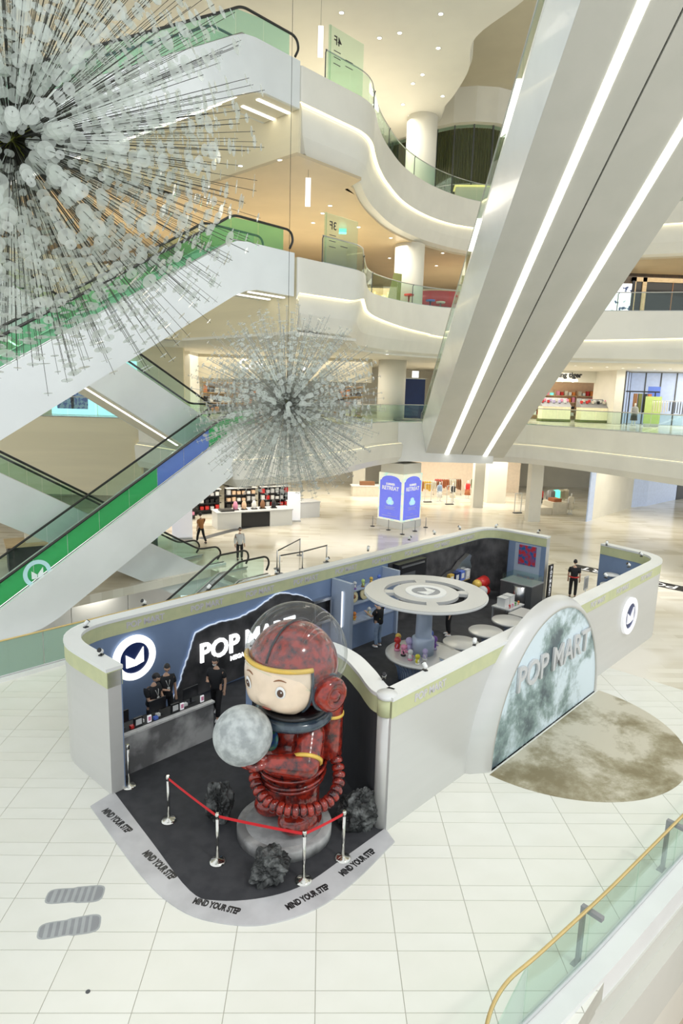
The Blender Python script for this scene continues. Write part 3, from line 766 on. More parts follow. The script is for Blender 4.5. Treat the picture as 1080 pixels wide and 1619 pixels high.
# --- small lamps clipped on the wall tops
proto = None; N_ = 0
spots = [(136, 992, 'at the outer left curve of the store wall'), (160, 1036, 'on the rounded left end of the store wall'), (228, 957, 'above the round wall logo'), (330, 933, 'above the dark rock backdrop, left one'), (437, 908, 'above the dark rock backdrop, right one'),
         (517, 888, 'on the back wall above the silver niche'), (582, 871, 'above the figurine shelf, left one'), (647, 854, 'above the figurine shelf, right one'), (687, 845, 'on the back wall, left end of the black stone cladding'), (727, 837, 'on the back wall above the black stone cladding'),
         (784, 834, 'on the far corner of the back wall'), (851, 843, 'above the colourful wall picture'), (959, 862, 'on the far tip of the right wall'), (1014, 880, 'on the outer far curve of the right wall'), (994, 897, 'above the round silver wall logo, right one'),
         (958, 914, 'above the round silver wall logo, left one'), (750, 1020, 'on the right wall beside the half moon sign'), (672, 1060, 'on the right wall behind the blue counter'), (607, 1074, 'on the pillar end behind the statue'), (399, 1022, 'on the partition end left of the statue')]
for px, py, wh in spots:
    p = G(px, py, 3.0)
    if proto is None:
        proto = thing('clip_spotlight', '', 'spotlight', p, 0, 'spotlights on the store wall tops')
        MB().bx(-.07, .07, -.05, .05, 0, .03).build('base', M_['black'], proto)
        MB().tube([(0, 0, .03), (0, 0, .12)], .018, 6).build('stem', M_['black'], proto)
        R_ = Matrix.Rotation(radians(55), 3, 'Y')
        MB().lathe([(.05, -.02), (.065, .02), (.065, .14), (.055, .16)], 12, (-.04, 0, .10), m=R_).build('head', M_['white'], proto)
        MB().lathe([(.052, .0), (.0, .0)], 12, (-.04 + .165 * sin(radians(55)), 0, .10 + .165 * cos(radians(55)))).build('lens', M_['black'], proto) if False else None
        MB().lathe([(.066, .145), (.066, .165), (.03, .168)], 12, (-.04, 0, .10), m=R_).build('bezel', M_['black'], proto)
        sp = proto
    else: sp = dup(proto, p)
    sp.scale = (.8, .8, .8); sp['label'] = 'small clip spotlight ' + wh
    sp.rotation_euler = (0, 0, random.uniform(0, 6.28))
# --- logos and lettering
fr_v = lambda a, b, c: (a, -c, b)                  # upright plane facing -v
t = bt('wall_logo', 'large glowing round logo on the blue wall behind the payment counter', 'logo', 8.22, 15.25, 1.8)
logo(t, .62, .09, M_['lit'], M_['navy'], M_['lit'], fr_v)
t = bt('wall_logo', 'round white and navy logo on the outside of the silver wall', 'logo', 22.86, 7.43, 1.58)
logo(t, .66, .10, M_['litsoft'], M_['navy'], M_['litsoft'], fr_v)
# rock backdrop
t = bt('rock_backdrop', 'dark rock cut-out with glowing edge and white lettering behind the counter', 'backdrop', 9.4, 15.25)
rk = [(9.3, .05), (9.45, .3), (9.62, .62), (9.75, 1.0), (9.95, 1.39), (10.05, 1.75), (10.18, 2.0), (10.5, 2.08), (10.96, 2.12), (11.5, 2.06), (11.9, 2.1), (12.4, 2.2), (12.9, 2.38), (13.2, 2.5), (13.47, 2.52), (13.8, 2.4), (14.2, 2.28), (14.6, 2.1), (15.0, 1.8), (15.3, 1.0), (15.2, .05)]
rj = []
for (a, b), (c, d) in zip(rk, rk[1:]):
    for k in range(4):
        q = k / 4; rj.append((a + (c - a) * q - 9.4 + random.uniform(-.02, .02), b + (d - b) * q + random.uniform(-.02, .02)))
MB().prism(rj, .06, .13, fr_v).build('rock_panel', M_['rockpanel'], t)
cx_ = sum(a for a, b in rj) / len(rj)
MB().prism([(cx_ + (a - cx_) * 1.009, b * 1.014) for a, b in rj], .02, .05, fr_v).build('lit_edge', mat('pale_blue_edge_light', (.75, .85, 1), .5, emit=.35), t)
x = text('POP MART', .80, M_['lit'], t, (12.10 - 9.4, -.13, 1.33), FACE, .05, .020, 'shop_lettering')
wid = max(v.co.x for v in x.data.vertices) - min(v.co.x for v in x.data.vertices); x.scale = (3.75 / wid, 1, 1)
text('MEGA COLLECTION', .20, M_['lit'], t, (12.25 - 9.4, -.13, .88), FACE, .02, .008, 'shop_lettering')
# --- payment counter and what stands on it
t = bt('payment_counter', 'mottled grey concrete payment counter in front of the round logo', 'counter', 7.8, 13.2)
MB().bx(-1.37, 1.37, -.26, .26, .02, 1.0).build('body', M_['concrete'], t)
MB().bx(-1.39, 1.39, -.29, -.16, 1.0, 1.05).build('front_ledge', mat('pale_concrete', (.50, .50, .49), .6, col2=(.62, .62, .60), scale=6), t)
MB().bx(-1.37, 1.37, -.16, .26, 1.0, 1.05).build('worktop', M_['blackm'], t)
def on_counter(k): return 7.8 + k
CT = 1.05
def monitor(u, label):
    t = bt('payment_screen', label, 'monitor', u, 13.27, CT, .06)
    MB().bx(-.10, .10, -.06, .06, 0, .015).build('foot', M_['black'], t)
    MB().bx(-.02, .02, -.015, .015, .015, .16).build('stem', M_['black'], t)
    MB().box((0, 0, .28), (.46, .035, .29)).build('screen', M_['black'], t)
monitor(6.75, 'black payment screen at the left end of the counter')
monitor(7.75, 'black payment screen in the middle of the counter')
monitor(8.70, 'black payment screen at the right end of the counter')
def small(name, label, cat, u, v, d, m, z=CT, rz=0.0, m2=None):
    t = bt(name, label, cat, u, v, z, rz)
    MB().box((0, 0, d[2] / 2), d).build('body', m, t)
    if m2: MB().box((0, -d[1] / 2 - .004, d[2] * .55), (d[0] * .7, .006, d[2] * .6)).build('front_panel', m2, t)
    return t
small('payment_reader', 'black payment stand with pale square panel, left one on the counter', 'payment reader', 7.12, 12.99 + .10, (.22, .06, .24), M_['black'], m2=M_['palegrey'])
small('payment_reader', 'black payment stand with pale square panel, right one on the counter', 'payment reader', 8.12, 12.99 + .10, (.22, .06, .24), M_['black'], m2=M_['palegrey'])
for u, wh in ((7.42, 'between the two black payment stands'), (8.33, 'right of the right black payment stand'), (8.93, 'at the right end of the counter')):
    t = small('counter_card', 'small pink and white card stand ' + wh, 'card', u, 13.1, (.10, .03, .17), M_['litsoft'], m2=M_['pink'])
for u, m, wh in ((6.98, 'red', 'red packet at the left end of the counter'), (7.6, 'blue', 'blue and red packet in the middle of the counter'), (8.5, 'white', 'white card reader beside the right screen'), (7.28, 'white', 'white paper cup tray beside the left screen'), (7.72, 'white', 'white phone holder in the middle of the counter')):
    small('counter_item', wh, 'packet', u, 13.12 + .1 * (m == 'white'), (.10, .09, .07), M_['redp'] if m == 'red' else M_[m])
# --- barrier posts
def stanchion(px, label):
    t = thing('barrier_post', label, 'barrier post', G(*px, .022), 0, 'chrome barrier posts round the statue')
    MB().lathe([(.165, 0), (.165, .015), (.12, .045), (.05, .06), (.03, .075)], 20).build('base', M_['chrome'], t)
    MB().lathe([(.030, .07), (.030, .95)], 14).build('post', M_['chrome'], t)
    MB().lathe([(.042, .93), (.042, 1.02), (.03, 1.04)], 14).build('belt_head', M_['chrome'], t)
    return t
sp_px = [((204, 1243), 'chrome barrier post against the concrete payment counter'), ((267, 1297), 'chrome barrier post at the left end of the red belt'), ((344, 1362), 'chrome barrier post second from the left along the red belt'),
         ((480, 1392), 'chrome barrier post nearest the rounded carpet corner'), ((542, 1357), 'chrome barrier post at the right end of the red belt, by the big rock')]
ST = [stanchion(*s) for s in sp_px]
for a, b in ((1, 2), (2, 3), (3, 4)):
    d = ST[b].location - ST[a].location; l = d.length; m = MB(); n = 12
    ang = math.atan2(d.y, d.x)
    pts = [(i / n * l, -.012 * 4 * (i / n) * (1 - i / n)) for i in range(n + 1)]
    fr = lambda x, z, c: (x * cos(ang) - c * sin(ang), x * sin(ang) + c * cos(ang), .975 + z)
    m.prism([(x, z + .028) for x, z in pts] + [(x, z - .028) for x, z in pts[::-1]], -.004, .004, fr)
    m.build('red_belt', M_['red'], ST[a], label='red belt')
# --- rocks
def rock(px, r, sc, label, seed, rz=0):
    bm = bmesh.new(); bmesh.ops.create_icosphere(bm, subdivisions=5, radius=1)
    rnd = random.Random(seed); ds = [Vector((rnd.gauss(0, 1), rnd.gauss(0, 1), rnd.gauss(0, 1))).normalized() for _ in range(26)]
    hs = [rnd.uniform(.62, .95) for _ in ds]
    from mathutils import noise
    for v in bm.verts:
        d = v.co.normalized(); k = 1.0
        for q, h_ in zip(ds, hs):
            c = d.dot(q)
            if c > .15: k = min(k, h_ / c)
        k *= 1 + .10 * noise.noise(d * 3 + Vector((seed, 0, 0))) - .30 * abs(noise.noise(d * 2.6 + Vector((0, seed, 0)))) - .16 * abs(noise.noise(d * 6 + Vector((0, seed, 3)))); k *= 1.12
        v.co = d * k
        v.co.x *= sc[0] * r; v.co.y *= sc[1] * r; v.co.z *= sc[2] * r
    zmin = min(v.co.z for v in bm.verts)
    for v in bm.verts: v.co.z = max(v.co.z, zmin * .7) - zmin * .7
    me = bpy.data.meshes.new('rock'); bm.to_mesh(me); bm.free(); me.materials.append(M_['rock'])
    g = G(*px, .022); o = link('rock', me, None, (g.x, g.y, .022), rz)
    tag(o, label, 'rock', 'dark rocks round the statue')
rock((345, 1296), .46, (.75, .6, 1.25), 'tall narrow dark rock left of the statue plinth', 3)
rock((430, 1384), .42, (1.15, .85, .95), 'dark rock in front of the statue plinth, behind the red belt', 8, .5)
rock((570, 1303), .52, (1.1, .8, 1.1), 'biggest dark rock, right of the statue by the silver pillar', 14, .2)

# --- half moon sign on the silver wall and moon print on the floor
def moonmat(name, c1, c2, c3, rough, sc):
    m = mat(name, c1, rough); nt = m.node_tree; N = nt.nodes; L = nt.links; b = N['Principled BSDF']
    for l in list(b.inputs['Base Color'].links): L.remove(l)
    tc = N.new('ShaderNodeTexCoord')
    n1 = N.new('ShaderNodeTexNoise'); n1.inputs['Scale'].default_value = sc; n1.inputs['Detail'].default_value = 6; n1.inputs['Roughness'].default_value = .55; n1.inputs['Distortion'].default_value = .4
    n2 = N.new('ShaderNodeTexNoise'); n2.inputs['Scale'].default_value = sc * 7; n2.inputs['Detail'].default_value = 8; n2.inputs['Roughness'].default_value = .75
    v = N.new('ShaderNodeTexVoronoi'); v.inputs['Scale'].default_value = sc * 5
    for q in (n1, n2, v): L.new(tc.outputs['Object'], q.inputs['Vector'])
    r = N.new('ShaderNodeValToRGB'); e = r.color_ramp.elements; e[0].position = .36; e[0].color = (*c1, 1); e[1].position = .545; e[1].color = (*c3, 1)
    k = e.new(.445); k.color = (*c2, 1)
    a = N.new('ShaderNodeMath'); a.operation = 'MULTIPLY_ADD'; a.inputs[1].default_value = .30; L.new(n2.outputs['Fac'], a.inputs[0]); 
    s2 = N.new('ShaderNodeMath'); s2.operation = 'SUBTRACT'; s2.inputs[1].default_value = .15; L.new(n1.outputs['Fac'], s2.inputs[0]); L.new(s2.outputs[0], a.inputs[2])
    cr = N.new('ShaderNodeMapRange'); cr.inputs[1].default_value = 0; cr.inputs[2].default_value = .18; cr.inputs[3].default_value = .05; cr.inputs[4].default_value = 0; L.new(v.outputs['Distance'], cr.inputs[0])
    a2 = N.new('ShaderNodeMath'); a2.operation = 'ADD'; L.new(a.outputs[0], a2.inputs[0]); L.new(cr.outputs[0], a2.inputs[1])
    L.new(a2.outputs[0], r.inputs[0]); L.new(r.outputs[0], b.inputs['Base Color']); return m
MOONC = 16.27
t = bt('half_moon_sign', 'half disc moon sign with thick silver rim and raised lettering on the outer wall', 'sign', MOONC, 7.43)
n = 40; arc = lambda r, rv=None: [(r * cos(pi * i / n), max((rv or r) * sin(pi * i / n), 0)) for i in range(n + 1)]
rim = MB(); A0, A1, A2, A3 = arc(3.68, 3.66), arc(3.62, 3.64), arc(3.22, 3.50), arc(3.12, 3.40)
rows = [(A0, .0), (A1, -.10), (A2, -.40), (A3, -.40), (A3, -.34)]
vs = [(a, y, b + .0) for A, y in rows for a, b in A]; k = n + 1; fs = []
for j in range(len(rows) - 1):
    fs += [(j * k + i, j * k + i + 1, (j + 1) * k + i + 1, (j + 1) * k + i) for i in range(n)]
rim.add(vs, fs, True); rim.add([(-3.68, 0, 0), (3.68, 0, 0), (3.62, -.1, 0), (3.22, -.4, 0), (-3.22, -.4, 0), (-3.62, -.1, 0)], [(0, 1, 2, 3, 4, 5)])
rim.build('silver_rim', M_['silver'], t)
MB().prism(arc(3.13, 3.41), .30, .36, fr_v).build('moon_print', moonmat('blue_moon_print', (.09, .13, .15), (.26, .36, .35), (.70, .82, .88), .4, .55), t)
x = text('POP MART', .95, M_['palegrey'], t, (.0, -.40, 2.0), FACE, .03, .012, 'shop_lettering')
wid = max(v.co.x for v in x.data.vertices) - min(v.co.x for v in x.data.vertices); x.scale = (4.3 / wid, 1, 1)
t = bt('moon_floor_print', 'large brown moon print on the floor in front of the half moon sign', 'floor print', MOONC, 6.98, .001)
n = 48
MB().prism([(3.3 * cos(-pi * i / n), 3.42 * sin(-pi * i / n)) for i in range(n + 1)], 0, .004).build('print', moonmat('brown_moon_print', (.24, .20, .11), (.36, .32, .21), (.60, .56, .44), .4, .55), t)
# floor lettering strip at the far entrance
t = bt('floor_lettering', 'black strip with white lettering on the floor by the far entrance', 'floor print', 33.9, 11.3, .001)
MB().bx(-.50, .50, -2.9, 2.9, 0, .003).build('strip', M_['blackm'], t)
x = text('POP MART', .90, M_['litsoft'], t, (0, 0, .0045), (0, 0, pi / 2), .001, .012, 'shop_lettering')
wid = max(v.co.x for v in x.data.vertices) - min(v.co.x for v in x.data.vertices); x.scale = (4.9 / wid, 1, 1)
# foot-shaped stickers and a floor socket
def sole(px, rz, label):
    g = G(*px); t = thing('foot_sticker', label, 'sticker', (g.x, g.y, .0005), rz, 'striped sole stickers on the tiles')
    def outl(o): 
        pts = []
        for i in range(40):
            q = 2 * pi * i / 40; x = .50 * cos(q); y = (.225 + .045 * cos(2 * q)) * (1 if sin(q) > 0 else -1) * abs(sin(q)) ** .55
            y *= 1.08 if x > 0 else .95
            pts.append((x * (1 - o), y * (1 - o * 3)))
        return pts
    MB().prism(outl(0), 0, .003).build('sole', M_['soleg'], t)
    pl = outl(.05)
    for k in range(8):
        x0 = -.42 + k * .115
        q = clip(clip(pl, (1, 0), x0 - .028), (-1, 0), -(x0 + .028)) if 0 < k < 7 else (clip(pl, (-1, 0), -(x0 + .02)) if k == 0 else clip(pl, (1, 0), x0 - .04))
        if len(q) > 2: MB().prism(q, .003, .0045).build('stripe', M_['grey'], t)
M_['soleg'] = mat('sticker_grey', (.42, .44, .44), .5)
sole((119, 1415), .10, 'grey striped sole sticker on the floor tiles, upper one'); sole((110, 1466), .22, 'grey striped sole sticker on the floor tiles, lower one')
g = G(139, 1568); t = thing('floor_socket', 'small round dark socket cover in the tiles, lower left', 'socket', (g.x, g.y, 0))
MB().lathe([(.035, 0), (.035, .006)], 14).build('cover', M_['darkgrey'], t)
# ================================================================== THE ASTRONAUT STATUE
SX, SY = -.45, 12.12
suit = mat('red_marbled_gloss', (.34, .026, .012), .16, col2=(.035, .010, .012), scale=7.5, detail=12, lo=.38, hi=.68, coat=.6)
nt_ = suit.node_tree
suitd = mat('dark_blue_gloss', (.03, .05, .075), .2, col2=(.06, .09, .11), scale=5, coat=.5)
t = thing('statue_plinth', 'round mottled grey plinth under the astronaut statue', 'plinth', (-.60, 12.02, .022), 0)
MB().lathe([(.98, 0), (.98, .19), (.95, .22), (.80, .22)], 48).build('rim', M_['concrete'], t)
MB().lathe([(.80, .215), (.80, .222), (0, .222)], 48).build('top', M_['plinth'], t)
ast = thing('astronaut_statue', 'giant red marbled astronaut statue with clear dome helmet on a round plinth', 'statue', (SX, SY, .244), radians(222))
# local: x forward, y to its own left, z up
bl = bmesh.new()
def blob(c, r, sc=(1, 1, 1), rot=None):
    mm = Matrix.Translation(c) @ (rot.to_4x4() if rot else Matrix.Identity(4)) @ Matrix.Diagonal((*sc, 1))
    bmesh.ops.create_icosphere(bl, subdivisions=3, radius=r, matrix=mm)
def limb(p0, r0, p1, r1, n=8):
    p0, p1 = Vector(p0), Vector(p1)
    for i in range(n + 1):
        k = i / n; blob(p0.lerp(p1, k), r0 + (r1 - r0) * k)
blob((0, 0, 1.55), .66, (1, 1.04, 1.0)); blob((0, 0, 1.15), .60, (1, 1.05, .7)); limb((0, 0, 1.6), .6, (0, 0, 2.1), .52, 4)
blob((.08, 0, 1.42), .62, (1, 1, .75))
for s in (1, -1):
    limb((.02, .33 * s, .95), .36, (.04, .37 * s, .38), .34, 5)
    blob((.14, .39 * s, .26), .40, (1.22, .92, .70)); blob((-.06, .38 * s, .2), .33, (1, 1, .65))
    # arms: shoulder, elbow, wrist
    sh, el, wr = Vector((.02, .52 * s, 2.10)), Vector((.36, .82 * s, 1.72)), Vector((.92, .44 * s, 1.80))
    limb(sh, .31, el, .265, 7); limb(el, .26, wr, .18, 9)
    # hand carrying the ball from below and the side: palm, four curled fingers, thumb
    pm = Vector((1.10, .36 * s, 1.84)); blob(pm, .17, (1.15, .85, .62))
    for k in range(4):
        a = Vector((1.12, (.46 - .11 * k) * s, 1.84 - .01 * k)); ln = (.23, .29, .30, .25)[k]
        b = a + Vector((ln * .62, -.05 * s, -.02)); c = b + Vector((ln * .55, -.05 * s, .10))
        limb(a, .064, b, .058, 4); limb(b, .058, c, .048, 4)
    a = Vector((1.0, .30 * s, 1.92)); limb(a, .07, a + Vector((.10, .12 * s, .16)), .055, 5)
bmesh.ops.transform
me = bpy.data.meshes.new('body'); bl.to_mesh(me); bl.free()
body = evaluated(me, [('REMESH', dict(mode='VOXEL', voxel_size=.026)), ('SMOOTH', dict(factor=.5, iterations=6))])
body.polygons.foreach_set('use_smooth', [True] * len(body.polygons))
for v in body.vertices: v.co.z = max(v.co.z, 0)
link('body', with_mat(body, suit), ast)
# seams and belt rings
for z, r in ((1.30, .685), (1.13, .675), (1.02, .64)):
    MB().tube([(r * cos(q) + .03, r * 1.03 * sin(q), z - .04 * cos(q)) for q in [2 * pi * i / 36 for i in range(36)]], .035, 8, True).build('belt_ring', suit, ast)
# neck ring
MB().lathe([(.60, 2.28), (.74, 2.30), (.80, 2.36), (.80, 2.44), (.74, 2.50), (.62, 2.52)], 40).build('neck_ring', suitd, ast)
MB().lathe([(.66, 2.50), (.71, 2.53), (.71, 2.58), (.64, 2.60)], 40).build('neck_seal', M_['black'], ast)
# head: hood, face, visor trim
HC = Vector((.04, 0, 3.42)); HR = .90; HT = radians(14)
HM = Matrix.Rotation(HT, 3, 'Z')
def sph(az, el, r): return HC + HM @ Vector((cos(el) * cos(az), cos(el) * sin(az), sin(el))) * r
hood = MB().ball(HC, HR, 40, 28, (1, 1, .98)); hood.build('hood', suit, ast)
face = MB(); NA, NE = 28, 20; A_, E0, E1 = radians(60), radians(-57), radians(14); vs = []
for j in range(NE + 1):
    for i in range(NA + 1):
        az = -A_ + 2 * A_ * i / NA; el = E0 + (E1 - E0) * j / NE
        pf = max(0, 1 - abs(az) / A_) ** .6
        r = HR + .012 + .05 * min(1, 4 * min(1 - abs(az) / A_, 1)) + .05 * math.exp(-((el + .45) / .35) ** 2) * pf
        r += .07 * math.exp(-((abs(az) - .45) / .3) ** 2 - ((el + .52) / .22) ** 2)      # cheeks
        r += .075 * math.exp(-(az / .10) ** 2 - ((el + .38) / .09) ** 2)                 # nose
        vs.append(sph(az * cos(max(0, -el - .35) * .55), el, r))
def face_pt(az, el, lift=.0):
    pf = max(0, 1 - abs(az) / A_) ** .6
    r = HR + .062 + .05 * math.exp(-((el + .45) / .35) ** 2) * pf + .07 * math.exp(-((abs(az) - .45) / .3) ** 2 - ((el + .52) / .22) ** 2) + lift
    return sph(az * cos(max(0, -el - .35) * .55), el, r)
fs = [(j * (NA + 1) + i, j * (NA + 1) + i + 1, (j + 1) * (NA + 1) + i + 1, (j + 1) * (NA + 1) + i) for j in range(NE) for i in range(NA)]
face.add(vs, fs, True)
fo = face.build('face', mat('peach_gloss', (.90, .73, .55), .25, coat=.4), ast)
md = fo.modifiers.new('solid', 'SOLIDIFY'); md.thickness = .05; md.offset = -1
for s in (1, -1):                                  # plain oval eyes, brows
    c = face_pt(.40 * s, -.16, .004)
    nr = (c - HC).normalized(); rot = nr.to_track_quat('Z', 'Y').to_matrix()
    MB().lathe([(.125, 0), (.11, .012), (0, .02)], 20, c, sx=.80, sy=1.15, m=rot).build('eye', mat('eye_white', (.85, .85, .82), .2), ast)
    MB().lathe([(.075, .014), (.06, .028), (0, .032)], 18, c, sx=.85, sy=1.15, m=rot).build('iris', mat('brown_iris', (.10, .05, .03), .15), ast)
    MB().lathe([(.02, .030), (0, .038)], 10, c + rot @ Vector((.02, .03, 0)), m=rot).build('glint', M_['white'], ast)
    MB().tube([face_pt((.26 + .05 * k) * s, .055 + .035 * sin(pi * k / 5), .006) for k in range(6)], [.006, .013, .015, .014, .011, .005], 6).build('eyebrow', M_['brown'], ast)
MB().tube([face_pt(-.13 + .26 * k / 8, -.62 - .035 * sin(pi * k / 8), .012) for k in range(9)], [.006, .012, .016, .019, .02, .019, .016, .012, .006], 6).build('mouth', mat('rose_lips', (.45, .12, .09), .35), ast)
tr = [face_pt(-A_ + 2 * A_ * i / 24, E1 + .015, -.01) for i in range(25)]
MB().tube(tr, .05, 8).build('gold_trim', M_['gold'], ast)
for s in (1, -1):
    MB().tube([face_pt(A_ * s, E1 + (E0 - E1) * k / 12, -.03) for k in range(13)], .03, 6).build('side_trim', suitd, ast)
    R_ = Matrix.Rotation(pi / 2 * (-s), 3, 'X')
    MB().lathe([(.30, 0), (.34, .05), (.34, .22), (.30, .30), (.20, .34), (.19, .30), (.10, .30), (.08, .36), (0, .37)], 28, (-.10, .80 * s, 3.10), m=R_).build('ear_pod', suit, ast)
    MB().lathe([(.36, .02), (.385, .05), (.36, .08)], 28, (-.10, .80 * s, 3.10), m=R_).build('ear_ring', suitd, ast)
    # gold bands on the upper arms
    d = Vector((.34, .30 * s, -.38)).normalized(); rot = d.to_track_quat('Z', 'Y').to_matrix()
    MB().lathe([(.275, -.035), (.315, -.03), (.315, .03), (.275, .035)], 24, (.30, .765 * s, 1.79), m=rot).build('arm_band', M_['gold'], ast)
    # air tanks on the back and their gold bands
    MB().lathe([(.0, 1.3), (.16, 1.34), (.235, 1.45), (.235, 2.72), (.19, 2.84), (.0, 2.9)], 24, (-.62, .46 * s, 0)).build('air_tank', suit, ast)
    MB().lathe([(.23, 2.30), (.255, 2.31), (.255, 2.36), (.23, 2.37)], 24, (-.62, .46 * s, 0)).build('tank_band', M_['gold'], ast)
MB().box((-.52, 0, 2.05), (.5, .75, 1.2)).build('backpack', suit, ast)
MB().tube([sph(0, radians(20 + 140 * k / 20), HR + .01) + Vector((0, 0, 0)) for k in range(21)], .022, 6).build('hood_seam', M_['black'], ast)
# chest badge
MB().lathe([(.22, 0), (.22, .03), (.17, .05), (0, .055)], 28, (.60, .04, 2.02), m=Vector((1, 0, .3)).to_track_quat('Z', 'Y').to_matrix()).build('chest_badge', mat('green_blue_badge', (.05, .20, .10), .25, col2=(.03, .07, .25), scale=9), ast)
# ribbed hose from the tank round the front
hp = spline([(-.62, .62, 1.42), (-.50, .86, 1.10), (-.20, .98, .86), (.22, .92, .78), (.58, .72, .80), (.82, .38, .86), (.88, .05, 1.0), (.80, -.22, 1.16), (.70, -.34, 1.28)], 8)
hp = resample(hp, .145)
for a, b in zip(hp, hp[1:]):
    d = (b - a); rot = d.normalized().to_track_quat('Z', 'Y').to_matrix(); l = d.length
    MB().lathe([(.09, 0), (.125, .02), (.135, l * .45), (.125, l - .03), (.09, l - .01)], 14, a, m=rot).build('hose_rib', suit, ast)
MB().tube(hp, .088, 8).build('hose_core', M_['black'], ast)
# clear dome
dome = MB(); DC = Vector((-.04, 0, 3.64)); DR = 1.02; prof = [(DR * cos(radians(a)), DR * sin(radians(a))) for a in range(-30, 91, 6)]
prof[-1] = (1e-5, DR)
rotd = Matrix.Rotation(radians(-28), 3, 'Y')
dome.lathe(prof, 44, DC, m=rotd).build('dome', M_['clear'], ast)
MB().tube([DC + rotd @ Vector((prof[0][0] * cos(2 * pi * i / 44), prof[0][0] * sin(2 * pi * i / 44), prof[0][1])) for i in range(44)], .014, 6, True).build('dome_edge', M_['glass'], ast)
# the moon ball in its hands
bw = Matrix.Rotation(radians(222), 3, 'Z') @ Vector((1.26, .02, 2.34))
tag(MB().ball((0, 0, 0), .56, 48, 32).build('moon_ball', mat('pale_moon', (.54, .58, .57), .6, col2=(.33, .36, .36), scale=5, detail=12, lo=.40, hi=.62, bump=1.0, bscale=9), None, Vector((SX, SY, .244)) + bw), 'pale grey cratered moon ball held in the hands of the statue', 'ball')

# ================================================================== INSIDE THE STORE
LB = M_['bluepale']
t = bt('shelf_unit', 'blue figurine shelf unit with two shelves behind the man in jeans', 'shelf', 17.35, 14.8)
for x, nm in ((-1.30, 'side_panel'), (1.27, 'side_panel')): MB().bx(x - .05, x + .05, -.42, .42, .022, 2.5).build(nm, LB, t)
MB().bx(-1.25, 1.22, .36, .42, .022, 2.5).build('back_panel', M_['bluegrey'], t)
MB().bx(-1.25, 1.22, -.30, .36, .022, .92).build('base_cabinet', M_['bluegrey'], t)
MB().bx(-1.25, 1.22, -.34, .36, .92, .97).build('worktop', LB, t)
for z in (1.50,): MB().bx(-1.25, 1.22, -.02, .36, z, z + .05).build('shelf', LB, t)
MB().bx(-1.25, 1.22, .02, .36, 1.98, 2.03).build('shelf', LB, t)
t = bt('blue_partition', 'blue upright panel with a lit white tube, left of the figurine shelf', 'partition', 15.9, 14.75)
MB().bx(-.06, .06, -.46, .46, .022, 2.55).build('panel', LB, t)
MB().tube([(-.10, -.1, .9), (-.10, -.1, 2.2)], .025, 8).build('light_tube', M_['lit'], t)
t = bt('wall_niche', 'silver framed display niche on the blue wall beside the rock backdrop', 'niche', 15.25, 15.10)
MB().bx(-.42, .42, -.05, .15, 1.05, 1.15).build('frame', M_['steel'], t)
MB().bx(-.42, .42, -.05, .15, 1.85, 1.95).build('frame', M_['steel'], t)
for x in (-.40, .38): MB().bx(x, x + .08, -.05, .15, 1.15, 1.85).build('frame', M_['steel'], t)
MB().bx(-.34, .38, .08, .14, 1.15, 1.85).build('screen', M_['black'], t)
# figurines: rounded toy with feet, body and head, each its own colours
def toy(label, u, v, z, h, c1, c2, group, rz=0.0, name='toy_figurine'):
    t = bt(name, label, 'figurine', u, v, z, rz, group); s = h / 1.25
    MB().lathe([(.0, 0), (.20 * s, .02 * s), (.20 * s, .10 * s), (.13 * s, .16 * s)], 12).build('base', M_[c2], t)
    MB().lathe([(.12 * s, .10 * s), (.19 * s, .28 * s), (.16 * s, .45 * s), (.08 * s, .55 * s)], 12).build('body', M_[c1], t)
    MB().ball((0, 0, .70 * s), .22 * s, 14, 10).build('head', M_[c1], t)
    for q in (1, -1): MB().tube([(.13 * s * q, 0, .46 * s), (.25 * s * q, -.10 * s, .28 * s)], .05 * s, 6).build('arm', M_[c2], t)
    return t
GT = 'toy figurines on the blue shelf unit'
for k, (c1, c2) in enumerate((('orange', 'redp'), ('palegrey', 'purple'), ('lime', 'brown'), ('gold', 'brown'), ('blue', 'white'))):
    toy(('orange and red', 'grey and purple', 'lime and brown', 'gold and brown', 'blue and white')[k] + ' toy figurine on the top shelf behind the man', 16.3 + .45 * k, 14.93, 2.03, .40, c1, c2, GT)
for k, (u, c1, c2, w_) in enumerate(((16.25, 'lilac', 'white', 'lilac and white'), (16.55, 'orange', 'gold', 'orange and gold'), (17.35, 'palegrey', 'yellow', 'grey and yellow'), (18.2, 'blue', 'white', 'blue and white'))):
    toy(w_ + ' toy figurine on the worktop of the blue shelf unit', u, 14.72, .97, .42, c1, c2, GT)
for k, u in enumerate((16.25, 16.68, 17.25, 17.7)):
    t = bt('round_plaque', ['pale gold round plaque, first from the left on the middle shelf', 'pale gold round plaque with a brown figure, second on the middle shelf', 'pale gold round plaque above the head of the man in jeans', 'pale gold round plaque, last on the middle shelf'][k], 'plaque', u, 14.92, 1.55)
    m = Matrix.Rotation(radians(78), 3, 'X')
    MB().lathe([(.22, 0), (.22, .03), (.18, .05), (0, .05)], 24, (0, 0, .215), m=m).build('plate', mat('pale_gold', (.75, .66, .38), .4), t)
    MB().lathe([(.08, .05), (.05, .09), (0, .10)], 12, (0, 0, .215), m=m).build('emblem', M_['brown'] if k == 1 else M_['cream2'], t)
